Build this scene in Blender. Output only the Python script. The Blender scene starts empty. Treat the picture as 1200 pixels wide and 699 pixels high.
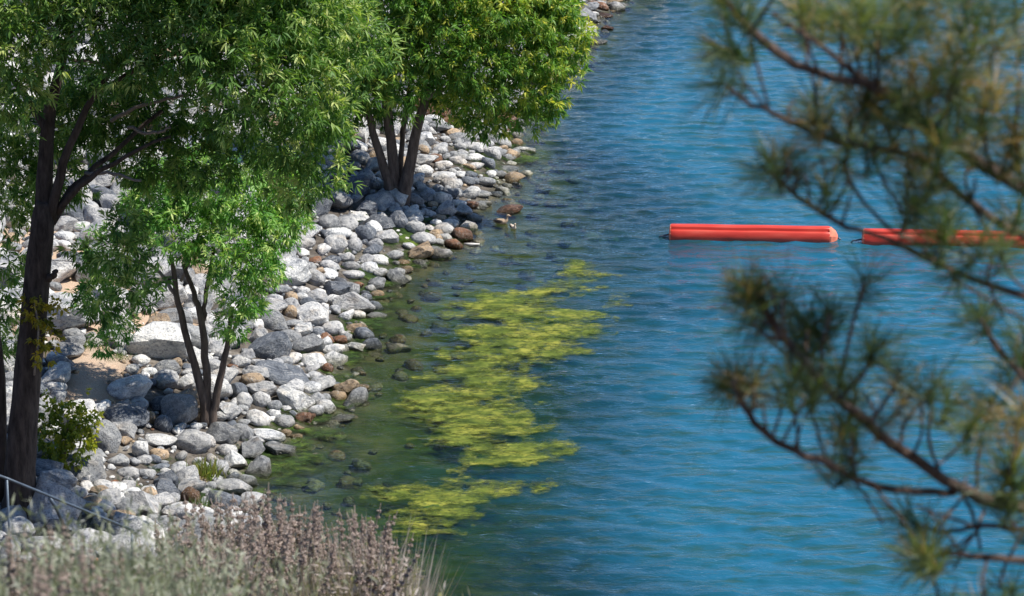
import bpy, math, numpy as np
from mathutils import Vector, Matrix, Euler
C = bpy.context.scene.collection
scene = bpy.context.scene
rng = np.random.default_rng(7)
R = math.radians
# ------------------------------------------------------------------ camera
CAM = np.array([0.0, 0.0, 28.0]); PITCH = R(17.0); HFOV = R(18.0); FPX = 600 / math.tan(HFOV / 2)
cam = bpy.data.cameras.new('camera'); camo = bpy.data.objects.new('camera', cam); C.objects.link(camo)
camo.location = CAM; camo.rotation_euler = (R(90) - PITCH, 0, 0)
cam.sensor_width = 36; cam.lens = 18 / math.tan(HFOV / 2); cam.clip_start = 0.1; cam.clip_end = 5000
cam.dof.use_dof = True; cam.dof.focus_distance = 88; cam.dof.aperture_fstop = 8.0; cam.dof.aperture_blades = 0
scene.camera = camo
# ------------------------------------------------------------------ light
SUN = Vector((0.52, -0.06, 0.84)).normalized()
world = bpy.data.worlds.new('World'); scene.world = world; world.use_nodes = True
wn = world.node_tree; bg = wn.nodes['Background']
sky = wn.nodes.new('ShaderNodeTexSky'); sky.sky_type = 'NISHITA'; sky.sun_disc = False
sky.sun_elevation = math.asin(SUN.z); sky.sun_rotation = math.atan2(SUN.x, SUN.y)
sky.air_density = 1.0; sky.dust_density = 0.0; sky.ozone_density = 5.0; sky.altitude = 2500
wn.links.new(sky.outputs[0], bg.inputs[0]); bg.inputs[1].default_value = 0.12
sl = bpy.data.lights.new('sun', 'SUN'); sl.energy = 5.0; sl.angle = R(0.53); sl.color = (1.0, 0.95, 0.87)
so = bpy.data.objects.new('sun', sl); C.objects.link(so); so.rotation_euler = SUN.to_track_quat('Z', 'Y').to_euler()
so.location = (40, 0, 80)
scene.view_settings.view_transform = 'Standard'; scene.view_settings.look = 'None'
scene.view_settings.exposure = 0.55; scene.view_settings.gamma = 1
scene.cycles.max_bounces = 8; scene.cycles.transparent_max_bounces = 12
# ------------------------------------------------------------------ projection (pixels of the 1200 x 699 photograph)
FW = np.array([0, math.cos(PITCH), -math.sin(PITCH)]); UP = np.array([0, math.sin(PITCH), math.cos(PITCH)])
def ray(px, py): return FW * FPX + np.array([1., 0, 0]) * (px - 600) + UP * (349.5 - py)
def P(px, py, z=0.0):
    d = ray(px, py); return CAM + d * ((z - CAM[2]) / d[2])
def D(px, py, Y):
    d = ray(px, py); return CAM + d * (Y / d[1])
def proj(p):
    q = np.asarray(p) - CAM; f = q @ FW
    return 600 + FPX * q[..., 0] / f, 349.5 - FPX * (q @ UP) / f, f
def inpoly(x, y, poly):
    poly = np.asarray(poly, float); r = np.zeros(np.shape(x), bool); n = len(poly)
    for i in range(n):
        (x1, y1), (x2, y2) = poly[i], poly[(i + 1) % n]
        if y1 == y2: continue
        r ^= ((y1 > y) != (y2 > y)) & (x < (x2 - x1) * (y - y1) / (y2 - y1) + x1)
    return r
def segdist(x, y, pts, closed=False):
    pts = np.asarray(pts, float); n = len(pts); best = np.full(np.shape(x), 1e9)
    for i in range(n if closed else n - 1):
        a, b = pts[i], pts[(i + 1) % n]; ab = b - a; L = ab @ ab + 1e-12
        t = np.clip(((x - a[0]) * ab[0] + (y - a[1]) * ab[1]) / L, 0, 1)
        best = np.minimum(best, np.hypot(x - a[0] - t * ab[0], y - a[1] - t * ab[1]))
    return best
def hsh(ix, iy, s):
    h = (ix.astype(np.int64) * 374761393 + iy.astype(np.int64) * 668265263 + s * 1274126177) & 0xffffffff
    h = ((h ^ (h >> 13)) * 1274126177) & 0xffffffff
    return ((h ^ (h >> 16)) & 0xffff) / 65535.0
def vnoise(x, y, s=0):
    ix, iy = np.floor(x), np.floor(y); fx, fy = x - ix, y - iy
    fx, fy = fx * fx * (3 - 2 * fx), fy * fy * (3 - 2 * fy)
    a, b, c, d = hsh(ix, iy, s), hsh(ix + 1, iy, s), hsh(ix, iy + 1, s), hsh(ix + 1, iy + 1, s)
    return (a * (1 - fx) + b * fx) * (1 - fy) + (c * (1 - fx) + d * fx) * fy
def fbm(x, y, o=4, s=0):
    r = 0; a = .5
    for k in range(o): r = r + a * vnoise(x * 2 ** k, y * 2 ** k, s + k * 17); a *= .5
    return r
# ------------------------------------------------------------------ terrain
SHORE_PX = [(738, -12), (728, 0), (704, 22), (690, 40), (668, 66), (640, 92), (612, 122), (598, 150), (600, 172), (604, 192), (590, 215), (570, 240), (540, 264), (520, 290), (480, 306),
            (462, 318), (440, 345), (420, 375), (412, 398), (400, 425), (390, 450), (396, 470), (386, 486), (352, 505), (318, 528), (288, 552), (270, 575), (290, 600), (305, 618), (318, 650), (330, 690)]
SH = [P(x, y)[:2] for x, y in SHORE_PX]
SH = [np.array(p) for p in ((150, 700), (95, 420), (60, 260), (30, 175), (16, 150))] + SH + [np.array(p) for p in ((-3, 63), (0, 58.5), (8, 55.5), (25, 54.5), (80, 54.4), (500, 54.4))]
WATER = SH + [np.array((900, 54.4)), np.array((900, 700))]
DIRT_PX = [(78, 412), (118, 404), (150, 425), (152, 440), (132, 452), (138, 474), (96, 478), (76, 470), (82, 440)]
def Traw(x, y):
    x = np.asarray(x, float); y = np.asarray(y, float)
    d = segdist(x, y, SH) * np.where(inpoly(x, y, WATER), -1, 1)
    shelf = np.interp(y, [85, 100, 112], [.13, .17, .42])
    bank = np.where(d > 0, np.minimum(d * .32, 1.6 + (d - 5) * .13), np.maximum(np.where(d > -6, d * shelf, -6 * shelf + (d + 6) * .32), -3.2 + 0.02 * d))
    bank = np.maximum(bank, -6)
    hill = np.where(y < 17, 26.3 - .327 * y, np.where(y < 28, 20.74 - .4 * (y - 17), 16.34 - .62 * (y - 28)))
    hill = hill + 0.0 * x
    far = np.maximum(0, (y - 900)) * .05
    z = np.where(y < 56, np.maximum(hill, np.where(d > 0, bank, -9)), bank)
    z = np.where(d < 0, np.maximum(bank, np.minimum(hill, 0) - .0), z)
    z = z + np.minimum(far, 90)
    return z, d
def T(x, y):
    z, d = Traw(x, y); amp = np.where(np.asarray(y) < 50, .25, .16) * np.clip(np.abs(d) / 2, .15, 1)
    return z + (fbm(np.asarray(x) * .6, np.asarray(y) * .6, 3, 5) - .45) * amp
def G(px, py, lift=0.0):
    z = 0.5
    for k in range(30):
        p = P(px, py, z); z = .5 * z + .5 * (float(T(p[0:1], p[1:2])[0]) + lift)
    return P(px, py, z)
# ------------------------------------------------------------------ mesh helpers
def mesh(name, V, F, smooth=False):
    V = np.asarray(V, np.float32); me = bpy.data.meshes.new(name)
    if isinstance(F, np.ndarray):
        n, k = F.shape; me.vertices.add(len(V)); me.vertices.foreach_set('co', V.ravel())
        me.loops.add(n * k); me.loops.foreach_set('vertex_index', F.astype(np.int32).ravel())
        me.polygons.add(n); me.polygons.foreach_set('loop_start', np.arange(0, n * k, k, dtype=np.int32))
        try: me.polygons.foreach_set('loop_total', np.full(n, k, np.int32))
        except Exception: pass
        me.update(calc_edges=True); me.validate()
    else:
        me.from_pydata(V.tolist(), [], F); me.update()
    if smooth: me.polygons.foreach_set('use_smooth', np.ones(len(me.polygons), bool))
    return me
def link(name, me, mat=None, parent=None, loc=None):
    o = bpy.data.objects.new(name, me); C.objects.link(o)
    if mat and not me.materials: me.materials.append(mat)
    if parent: o.parent = parent
    if loc is not None: o.location = loc
    return o
def tag(o, label=None, cat=None, group=None, kind=None):
    if label: o['label'] = label
    if cat: o['category'] = cat
    if group: o['group'] = group
    if kind: o['kind'] = kind
    return o
def empty(name, loc, label, cat, group=None):
    o = bpy.data.objects.new(name, None); C.objects.link(o); o.location = loc; o.empty_display_size = .3
    return tag(o, label, cat, group)
def obj(name, V, F, mat, parent=None, smooth=False):        # V in world coordinates; the parent is a thing or one of its parts (at zero)
    off = np.zeros(3); q = parent
    while q: off = off + np.array(q.location); q = q.parent
    return link(name, mesh(name, np.asarray(V, float) - off, F, smooth), mat, parent)
def tube(pts, rad, n=8, wob=0.0, cap=True):
    pts = np.asarray(pts, float); rad = np.broadcast_to(np.asarray(rad, float), (len(pts),)); V = []; F = []
    tan = np.gradient(pts, axis=0); up = np.array([.31, .87, .37])
    for i, p in enumerate(pts):
        t = tan[i] / (np.linalg.norm(tan[i]) + 1e-9); a = np.cross(t, up); a /= np.linalg.norm(a) + 1e-9; b = np.cross(t, a)
        for k in range(n):
            th = 2 * math.pi * k / n; r = rad[i] * (1 + wob * (rng.random() - .5)); V.append(p + r * (math.cos(th) * a + math.sin(th) * b))
    for i in range(len(pts) - 1):
        for k in range(n): F.append((i * n + k, i * n + (k + 1) % n, (i + 1) * n + (k + 1) % n, (i + 1) * n + k))
    if cap: F.append(tuple(range(n))[::-1]); F.append(tuple((len(pts) - 1) * n + k for k in range(n)))
    return V, F
def resample(pts, n, jit=0.0):
    pts = np.asarray(pts, float); s = np.r_[0, np.cumsum(np.linalg.norm(np.diff(pts, axis=0), axis=1))]
    t = np.linspace(0, s[-1], n); q = np.stack([np.interp(t, s, pts[:, k]) for k in range(pts.shape[1])], 1)
    if n > 4:
        for _ in range(2): q[1:-1] = .25 * q[:-2] + .5 * q[1:-1] + .25 * q[2:]
    if jit: q[1:-1, :3] += rng.normal(0, jit, (n - 2, 3))
    return q
def join(parts):
    V = []; F = []
    for v, f in parts:
        o = len(V); V += [tuple(p) for p in v]; F += [tuple(i + o for i in g) for g in f]
    return V, F
# ------------------------------------------------------------------ material helpers
def mat(name):
    m = bpy.data.materials.new(name); m.use_nodes = True; nt = m.node_tree
    b = nt.nodes['Principled BSDF']
    def N(t, **k):
        n = nt.nodes.new('ShaderNode' + t)
        for a, v in k.items():
            if isinstance(a, str) and hasattr(n, a): setattr(n, a, v)
            else: n.inputs[a.replace('_', ' ')].default_value = v
        return n
    def L(a, b_): nt.links.new(a, b_)
    return m, nt, b, N, L
def ramp(N, L, src, stops):
    r = N('ValToRGB'); e = r.color_ramp.elements
    while len(e) < len(stops): e.new(.5)
    for i, (p, c) in enumerate(stops): e[i].position = p; e[i].color = (*c, 1) if len(c) == 3 else c
    L(src, r.inputs[0]); return r.outputs[0]
def math_(N, L, op, a, b=None):
    n = N('Math'); n.operation = op
    for i, v in enumerate((a, b)):
        if v is None: continue
        if isinstance(v, (int, float)): n.inputs[i].default_value = v
        else: L(v, n.inputs[i])
    return n.outputs[0]
def mixc(N, L, fac, a, b, mode='MIX'):
    n = N('Mix'); n.data_type = 'RGBA'; n.blend_type = mode
    for s, v in ((0, fac), (6, a), (7, b)):
        if isinstance(v, (int, float)): n.inputs[s].default_value = v
        elif isinstance(v, tuple): n.inputs[s].default_value = (*v, 1)
        else: L(v, n.inputs[s])
    return n.outputs[2]
def simple(name, col, rough=.6, var=.25, scale=6, bump=0.0, spec=.3):
    m, nt, b, N, L = mat(name); tc = N('TexCoord'); n = N('TexNoise'); n.inputs['Scale'].default_value = scale; n.inputs['Detail'].default_value = 5
    L(tc.outputs['Object'], n.inputs['Vector'])
    c = ramp(N, L, n.outputs[0], [(.3, tuple(x * (1 - var) for x in col)), (.7, tuple(min(1, x * (1 + var)) for x in col))])
    L(c, b.inputs['Base Color']); b.inputs['Roughness'].default_value = rough; b.inputs['Specular IOR Level'].default_value = spec
    if bump:
        bp = N('Bump'); bp.inputs['Strength'].default_value = bump; bp.inputs['Distance'].default_value = .02; L(n.outputs[0], bp.inputs['Height']); L(bp.outputs[0], b.inputs['Normal'])
    return m
# ground: gravelly soil with a sandy patch
M_GROUND, nt, b, N, L = mat('gravel_soil')
tc = N('TexCoord'); n1 = N('TexNoise', Scale=1.3, Detail=8.0); n2 = N('TexVoronoi', Scale=9.0); n3 = N('TexNoise', Scale=30.0, Detail=4.0)
for n in (n1, n2, n3): L(tc.outputs['Object'], n.inputs['Vector'])
soil = ramp(N, L, n1.outputs[0], [(.3, (.045, .04, .034)), (.5, (.095, .082, .07)), (.7, (.18, .16, .135))])
soil = mixc(N, L, .5, soil, n2.outputs['Distance'], 'SOFT_LIGHT')
sand = ramp(N, L, n3.outputs[0], [(.3, (.33, .225, .15)), (.5, (.46, .33, .235)), (.72, (.54, .42, .32))])
sand = mixc(N, L, ramp(N, L, n1.outputs[0], [(.45, (0, 0, 0)), (.62, (.5, .5, .5))]), sand, (.40, .34, .26))
at = N('Attribute'); at.attribute_name = 'dirt'
col = mixc(N, L, at.outputs['Fac'], soil, sand)
bed = ramp(N, L, n1.outputs[0], [(.34, (.014, .024, .007)), (.5, (.034, .043, .013)), (.66, (.085, .078, .035))])
bed = mixc(N, L, ramp(N, L, n2.outputs['Distance'], [(.15, (.4, .4, .4)), (.4, (0, 0, 0))]), bed, (.11, .105, .06))
at3 = N('Attribute'); at3.attribute_name = 'weed'; bed = mixc(N, L, at3.outputs['Fac'], bed, mixc(N, L, n1.outputs[0], (.018, .034, .006), (.06, .085, .014)))
at2 = N('Attribute'); at2.attribute_name = 'under'
col = mixc(N, L, at2.outputs['Fac'], col, bed)
L(col, b.inputs['Base Color']); b.inputs['Roughness'].default_value = .9; b.inputs['Specular IOR Level'].default_value = .15
bp = N('Bump'); bp.inputs['Strength'].default_value = .7; bp.inputs['Distance'].default_value = .05; L(n3.outputs[0], bp.inputs['Height']); L(bp.outputs[0], b.inputs['Normal'])
# lake water
M_WATER, nt, b, N, L = mat('lake_water')
nt.nodes.remove(b); out = nt.nodes['Material Output']
geo = N('NewGeometry')
def wnoise(sx, sy, rot, detail, rough=.55, dist=0.0, kind='TexNoise'):
    mp = N('Mapping'); mp.inputs['Scale'].default_value = (sx, sy, 1); mp.inputs['Rotation'].default_value = (0, 0, R(rot)); L(geo.outputs['Position'], mp.inputs['Vector'])
    n = N('TexNoise'); n.inputs['Scale'].default_value = 1; n.inputs['Detail'].default_value = detail; n.inputs['Roughness'].default_value = rough; n.inputs['Distortion'].default_value = dist
    L(mp.outputs[0], n.inputs['Vector']); return n.outputs[0]
w1 = wnoise(.3, .7, 8, 1.0); w2 = wnoise(.8, 2.2, -8, 2.0, .5, .8); w3 = wnoise(3.6, 8.0, 4, 3.0, .65, .5)
h = math_(N, L, 'ADD', math_(N, L, 'MULTIPLY', w2, .03), math_(N, L, 'MULTIPLY', w3, .03))
gust = wnoise(.05, .11, 15, 3.0)
bp = N('Bump'); bp.inputs['Distance'].default_value = 1.0; L(h, bp.inputs['Height'])
L(ramp(N, L, gust, [(.35, (.75, .75, .75)), (.65, (1, 1, 1))]), bp.inputs['Strength'])
gl = N('BsdfGlossy'); gl.inputs['Roughness'].default_value = .06; gl.inputs['Color'].default_value = (1, 1, 1, 1); L(bp.outputs[0], gl.inputs['Normal'])
df = N('BsdfDiffuse'); L(bp.outputs[0], df.inputs['Normal'])
murk = wnoise(.5, 2.2, 5, 5.0, .62, .8)
L(ramp(N, L, murk, [(.38, (.017, .070, .072)), (.47, (.010, .084, .128)), (.6, (.010, .100, .172))]), df.inputs['Color'])
at = N('Attribute'); at.attribute_name = 'depth'
dep = math_(N, L, 'ADD', at.outputs['Fac'], math_(N, L, 'MULTIPLY', math_(N, L, 'SUBTRACT', w2, .5), .35))
tr = N('BsdfTransparent'); cmb = N('CombineColor')
for i, k in enumerate((1.1, .6, 1.3)):
    L(math_(N, L, 'POWER', 2.718, math_(N, L, 'MULTIPLY', math_(N, L, 'MAXIMUM', dep, 0.0), -k)), cmb.inputs[i])
L(cmb.outputs[0], tr.inputs['Color'])
op = N('MapRange'); op.inputs['From Min'].default_value = .5; op.inputs['From Max'].default_value = 2.0; L(dep, op.inputs[0])
mx = N('MixShader'); L(op.outputs[0], mx.inputs[0]); L(tr.outputs[0], mx.inputs[1]); L(df.outputs[0], mx.inputs[2])
fr = N('Fresnel'); fr.inputs['IOR'].default_value = 1.333; L(bp.outputs[0], fr.inputs['Normal'])
mx2 = N('MixShader'); L(fr.outputs[0], mx2.inputs[0]); L(mx.outputs[0], mx2.inputs[1]); L(gl.outputs[0], mx2.inputs[2]); L(mx2.outputs[0], out.inputs['Surface'])
# rock: one colour per object for the single rocks, a stored colour for the joined small ones
def rockmat(name, joined):
    m, nt, b, N, L = mat(name)
    oi = N('ObjectInfo'); tc = N('TexCoord'); va = N('VectorMath'); va.operation = 'ADD'; vr = N('VectorMath'); vr.operation = 'SCALE'; vr.inputs[0].default_value = (17, 29, 41)
    L(oi.outputs['Random'], vr.inputs['Scale']); L(tc.outputs['Object'], va.inputs[0]); L(vr.outputs[0], va.inputs[1]); VEC = va.outputs[0]
    na = N('TexNoise', Scale=2.2, Detail=6.0, Roughness=.6); nb = N('TexNoise', Scale=14.0, Detail=6.0, Roughness=.65); nc = N('TexNoise', Scale=1.4, Detail=5.0, Distortion=1.8); nd = N('TexNoise', Scale=.9, Detail=3.0)
    for n in (na, nb, nc, nd): L(VEC, n.inputs['Vector'])
    atc = N('Attribute'); atc.attribute_name = 'rock_col'
    base = atc.outputs['Color'] if joined else oi.outputs['Color']
    v = ramp(N, L, na.outputs[0], [(.3, (.36, .38, .42)), (.43, (.78, .79, .80)), (.55, (1.04, 1.03, 1.0)), (.7, (1.28, 1.25, 1.18))])
    c = mixc(N, L, 1.0, base, v, 'MULTIPLY')
    c = mixc(N, L, ramp(N, L, nb.outputs[0], [(.5, (0, 0, 0)), (.62, (.85, .85, .85))]), c, mixc(N, L, 1.0, c, (.36, .38, .42), 'MULTIPLY'))
    c = mixc(N, L, ramp(N, L, nc.outputs[0], [(.485, (0, 0, 0)), (.5, (.6, .6, .6)), (.515, (0, 0, 0))]), c, (.50, .49, .47))
    c = mixc(N, L, ramp(N, L, nd.outputs[0], [(.55, (0, 0, 0)), (.75, (.5, .5, .5))]), c, mixc(N, L, 1.0, c, (.95, .74, .52), 'MULTIPLY'))
    ge = N('NewGeometry'); sx = N('SeparateXYZ'); L(ge.outputs['Position'], sx.inputs[0])
    wet = N('MapRange'); wet.inputs['From Min'].default_value = .30; wet.inputs['From Max'].default_value = .10; L(math_(N, L, 'ADD', sx.outputs[2], math_(N, L, 'MULTIPLY', math_(N, L, 'SUBTRACT', na.outputs[0], .5), .35)), wet.inputs[0])
    c = mixc(N, L, wet.outputs[0], c, mixc(N, L, 1.0, c, (.40, .39, .31), 'MULTIPLY'))
    L(c, b.inputs['Base Color']); rr = N('MapRange'); rr.inputs['To Min'].default_value = .75; rr.inputs['To Max'].default_value = .2; L(wet.outputs[0], rr.inputs[0]); L(rr.outputs[0], b.inputs['Roughness'])
    b.inputs['Specular IOR Level'].default_value = .3
    bp = N('Bump'); bp.inputs['Strength'].default_value = .9; bp.inputs['Distance'].default_value = .16
    L(math_(N, L, 'ADD', na.outputs[0], math_(N, L, 'MULTIPLY', nb.outputs[0], .35)), bp.inputs['Height']); L(bp.outputs[0], b.inputs['Normal'])
    return m
M_ROCK = rockmat('river_rock', False); M_ROCKS = rockmat('small_river_rock', True)
# foliage: tint 0..1 runs dark green -> yellow green
def leafmat(name, stops, trans=.42, gloss=.35, rough=.42):
    m, nt, b, N, L = mat(name); at = N('Attribute'); at.attribute_name = 'tint'
    c = ramp(N, L, at.outputs['Fac'], stops); L(c, b.inputs['Base Color']); b.inputs['Roughness'].default_value = rough; b.inputs['Specular IOR Level'].default_value = gloss
    t = N('BsdfTranslucent'); L(mixc(N, L, 1.0, c, (1.25, 1.35, .5), 'MULTIPLY'), t.inputs['Color'])
    x = N('MixShader'); x.inputs[0].default_value = trans; L(b.outputs[0], x.inputs[1]); L(t.outputs[0], x.inputs[2]); L(x.outputs[0], nt.nodes['Material Output'].inputs['Surface'])
    return m
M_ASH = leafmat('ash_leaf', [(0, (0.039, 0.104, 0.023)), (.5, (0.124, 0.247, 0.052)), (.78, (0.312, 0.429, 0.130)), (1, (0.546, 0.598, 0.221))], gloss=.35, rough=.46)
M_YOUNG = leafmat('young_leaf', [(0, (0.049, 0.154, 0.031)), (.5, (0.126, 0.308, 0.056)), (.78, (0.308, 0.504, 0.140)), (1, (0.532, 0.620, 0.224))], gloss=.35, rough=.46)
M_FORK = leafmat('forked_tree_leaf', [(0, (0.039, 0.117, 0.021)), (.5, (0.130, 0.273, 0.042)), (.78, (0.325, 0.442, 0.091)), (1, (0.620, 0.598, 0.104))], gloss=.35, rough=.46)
M_SHRUB = leafmat('shrub_leaf', [(0, (.09, .14, .018)), (.5, (.21, .26, .035)), (1, (.46, .42, .04))])
M_VINE = leafmat('vine_leaf', [(0, (.06, .08, .01)), (.5, (.22, .2, .02)), (1, (.5, .36, .03))])
M_SAGE = leafmat('sage_leaf', [(0, (.14, .155, .10)), (.5, (.28, .30, .215)), (1, (.43, .43, .37))], .25, .15, .7)
M_GRASS = leafmat('grass_blade', [(0, (.05, .1, .015)), (.5, (.13, .2, .03)), (1, (.3, .27, .1))])
M_DRY = leafmat('dry_stem', [(0, (.24, .20, .185)), (.5, (.40, .34, .32)), (1, (.56, .50, .48))], .35, .1, .8)
M_WHORL = leafmat('dry_flower', [(0, (.16, .118, .102)), (.5, (.345, .27, .245)), (1, (.55, .46, .42))], .35, .1, .85)
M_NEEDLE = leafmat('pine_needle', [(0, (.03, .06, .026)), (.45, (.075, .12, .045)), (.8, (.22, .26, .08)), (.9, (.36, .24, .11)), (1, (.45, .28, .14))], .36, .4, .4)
def barkmat(name, a, b_, sc=(9, 9, 2), bump=.8):
    m, nt, b, N, L = mat(name); tc = N('TexCoord'); mp = N('Mapping'); mp.inputs['Scale'].default_value = sc; L(tc.outputs['Object'], mp.inputs[0])
    n = N('TexNoise', Scale=1.0, Detail=8.0, Roughness=.65); L(mp.outputs[0], n.inputs['Vector'])
    L(ramp(N, L, n.outputs[0], [(.3, a), (.7, b_)]), b.inputs['Base Color']); b.inputs['Roughness'].default_value = .9; b.inputs['Specular IOR Level'].default_value = .1
    bp = N('Bump'); bp.inputs['Strength'].default_value = bump; bp.inputs['Distance'].default_value = .05; L(n.outputs[0], bp.inputs['Height']); L(bp.outputs[0], b.inputs['Normal']); return m
M_BARK = barkmat('grey_brown_bark', (.024, .019, .016), (.105, .08, .066))  # big tree bark, darkened to stand in for shade under its crown
M_BARK2 = barkmat('forked_tree_bark', (.045, .034, .03), (.18, .14, .115))
M_TWIG = barkmat('pale_twig', (.16, .13, .11), (.34, .29, .25), (20, 20, 20))
M_PINEBARK = barkmat('pine_bark', (.045, .031, .026), (.25, .18, .15), (30, 30, 30))
M_PINETIP = simple('pine_bud', (.30, .15, .07), .6, .3, 40)
# float, steel, ducks, algae
M_FLOAT, nt, b, N, L = mat('red_float_plastic'); tc = N('TexCoord'); n = N('TexNoise', Scale=1.5, Detail=6.0); mp = N('Mapping'); mp.inputs['Scale'].default_value = (.6, 4, 4); L(tc.outputs['Object'], mp.inputs[0]); L(mp.outputs[0], n.inputs['Vector'])
L(ramp(N, L, n.outputs[0], [(.25, (.42, .024, .014)), (.5, (.54, .044, .024)), (.72, (.58, .075, .045)), (.85, (.5, .14, .10))]), b.inputs['Base Color'])
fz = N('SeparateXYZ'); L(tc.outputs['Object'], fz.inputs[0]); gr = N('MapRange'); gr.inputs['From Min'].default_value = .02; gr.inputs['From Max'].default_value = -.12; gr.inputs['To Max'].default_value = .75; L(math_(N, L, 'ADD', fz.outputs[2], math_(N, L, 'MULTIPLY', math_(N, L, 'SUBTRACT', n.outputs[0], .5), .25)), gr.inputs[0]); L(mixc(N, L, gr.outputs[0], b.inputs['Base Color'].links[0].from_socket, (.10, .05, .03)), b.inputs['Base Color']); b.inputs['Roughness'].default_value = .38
M_CAP = simple('sunlit_float_cap', (.72, .2, .12), .45, .18, 6)  # paler than the body: sun on the float ends put into the colour
M_STEEL = simple('galvanised_steel', (.10, .125, .155), .4, .2, 12); M_STEEL.node_tree.nodes['Principled BSDF'].inputs['Metallic'].default_value = .5
M_DUCK = simple('mottled_brown_feather', (.36, .27, .19), .8, .5, 26)
M_DUCKPALE = simple('pale_feather', (.6, .5, .4), .8, .3, 22)
M_DUCKDARK = simple('dark_feather', (.07, .055, .045), .8, .4, 22)
M_BILL = simple('orange_bill', (.42, .22, .08), .5, .2, 20)
M_EYE = simple('dark_eye', (.01, .01, .01), .2, .1, 5)
def algaemat(name, c1, c2, c3, c4, soft=1.0):
    m, nt, b, N, L = mat(name); ge = N('NewGeometry'); mp = N('Mapping'); mp.inputs['Scale'].default_value = (1.2, 2.2, 1); L(ge.outputs['Position'], mp.inputs[0])
    n = N('TexNoise', Scale=1.0, Detail=7.0, Roughness=.62); n2 = N('TexNoise', Scale=3.2, Detail=8.0, Roughness=.75)
    for q in (n, n2): L(mp.outputs[0], q.inputs['Vector'])
    c = ramp(N, L, n.outputs[0], [(.34, c1), (.47, c2), (.64, c3)])
    n4 = N('TexNoise', Scale=.5, Detail=4.0); L(mp.outputs[0], n4.inputs['Vector']); c = mixc(N, L, ramp(N, L, n4.outputs[0], [(.42, (.7, .7, .7)), (.58, (0, 0, 0))]), c, mixc(N, L, 1.0, c, (.55, .72, .7), 'MULTIPLY'))
    L(mixc(N, L, ramp(N, L, n2.outputs[0], [(.47, (0, 0, 0)), (.58, (.9, .9, .9))]), c, c4), b.inputs['Base Color']); b.inputs['Roughness'].default_value = .75
    b.inputs['Specular IOR Level'].default_value = .25
    cv = N('Attribute'); cv.attribute_name = 'cover'; mp2 = N('Mapping'); mp2.inputs['Scale'].default_value = (4.4, 6.6, 1); L(ge.outputs['Position'], mp2.inputs[0]); n3 = N('TexNoise', Scale=1.0, Detail=8.0, Roughness=.72); L(mp2.outputs[0], n3.inputs['Vector'])
    al = math_(N, L, 'ADD', cv.outputs['Fac'], math_(N, L, 'MULTIPLY', math_(N, L, 'SUBTRACT', n3.outputs[0], .5), 3.0)); mr = N('MapRange'); mr.inputs['From Min'].default_value = -.4; mr.inputs['From Max'].default_value = .65; mr.inputs['To Max'].default_value = .93; L(al, mr.inputs[0]); L(mr.outputs[0], b.inputs['Alpha'])
    bp = N('Bump'); bp.inputs['Distance'].default_value = .14; L(n2.outputs[0], bp.inputs['Height']); L(bp.outputs[0], b.inputs['Normal'])
    return m
M_ALGAE = algaemat('floating_algae', (.06, .09, .009), (.22, .25, .028), (.43, .42, .065), (.08, .115, .013))
M_WRACK = algaemat('waterline_algae', (.02, .045, .006), (.05, .095, .012), (.13, .19, .025), (.02, .04, .006))
M_MOSS = simple('shore_moss', (.05, .09, .012), .85, .6, 3)
# ------------------------------------------------------------------ ground and lake sheets
def axis(segs):
    a = []
    for lo, hi, st in segs: a += list(np.arange(lo, hi, st))
    return np.array(a + [segs[-1][1]])
AX = axis([(-900, -120, 60), (-120, -34, 6), (-34, 26, .4), (26, 120, 6), (120, 900, 60)])
AY = axis([(-80, 0, 8), (0, 34, .6), (34, 60, 1), (60, 142, .42), (142, 240, 7), (240, 1300, 50)])
WAVE = .027
ALG = [[(600, 341), (640, 326), (680, 316), (690, 309), (716, 311), (714, 322), (690, 332), (672, 347), (690, 365), (694, 385), (682, 408), (654, 425), (640, 450), (614, 470), (622, 500), (650, 522), (642, 538), (600, 547),
        (530, 546), (514, 530), (516, 500), (508, 482), (480, 489), (505, 468), (514, 440), (513, 425), (545, 402), (529, 372), (540, 352), (560, 338)],
       [(560, 566), (592, 572), (578, 595), (552, 606), (522, 627), (480, 636), (452, 622), (460, 602), (500, 584)], [(712, 351), (738, 352), (734, 359), (708, 360)], [(612, 565), (632, 566), (630, 571), (610, 572)], [(452, 590), (440, 585), (470, 582)]]
ALGW = [np.array([P(x, y)[:2] for x, y in pl]) for pl in ALG]
def algd(x, y, S=1.0):
    best = np.full(np.shape(x), -1e9)
    for pl in ALGW: best = np.maximum(best, segdist(x, y, pl, True) * np.where(inpoly(x, y, pl), 1, -1))
    return best
gx, gy = np.meshgrid(AX, AY); gz = T(gx.ravel(), gy.ravel()).reshape(gx.shape)
V = np.stack([gx, gy, gz], -1).reshape(-1, 3); nx = len(AX); ny = len(AY)
ii, jj = np.meshgrid(np.arange(nx - 1), np.arange(ny - 1)); q = (jj * nx + ii).ravel(); FQ = np.stack([q, q + 1, q + 1 + nx, q + nx], 1)
me = mesh('ground', V, FQ, True)
dw = np.array([G(x, y)[:2] for x, y in DIRT_PX])
ds = segdist(V[:, 0], V[:, 1], dw, True) * np.where(inpoly(V[:, 0], V[:, 1], dw), 1, -1)
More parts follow.
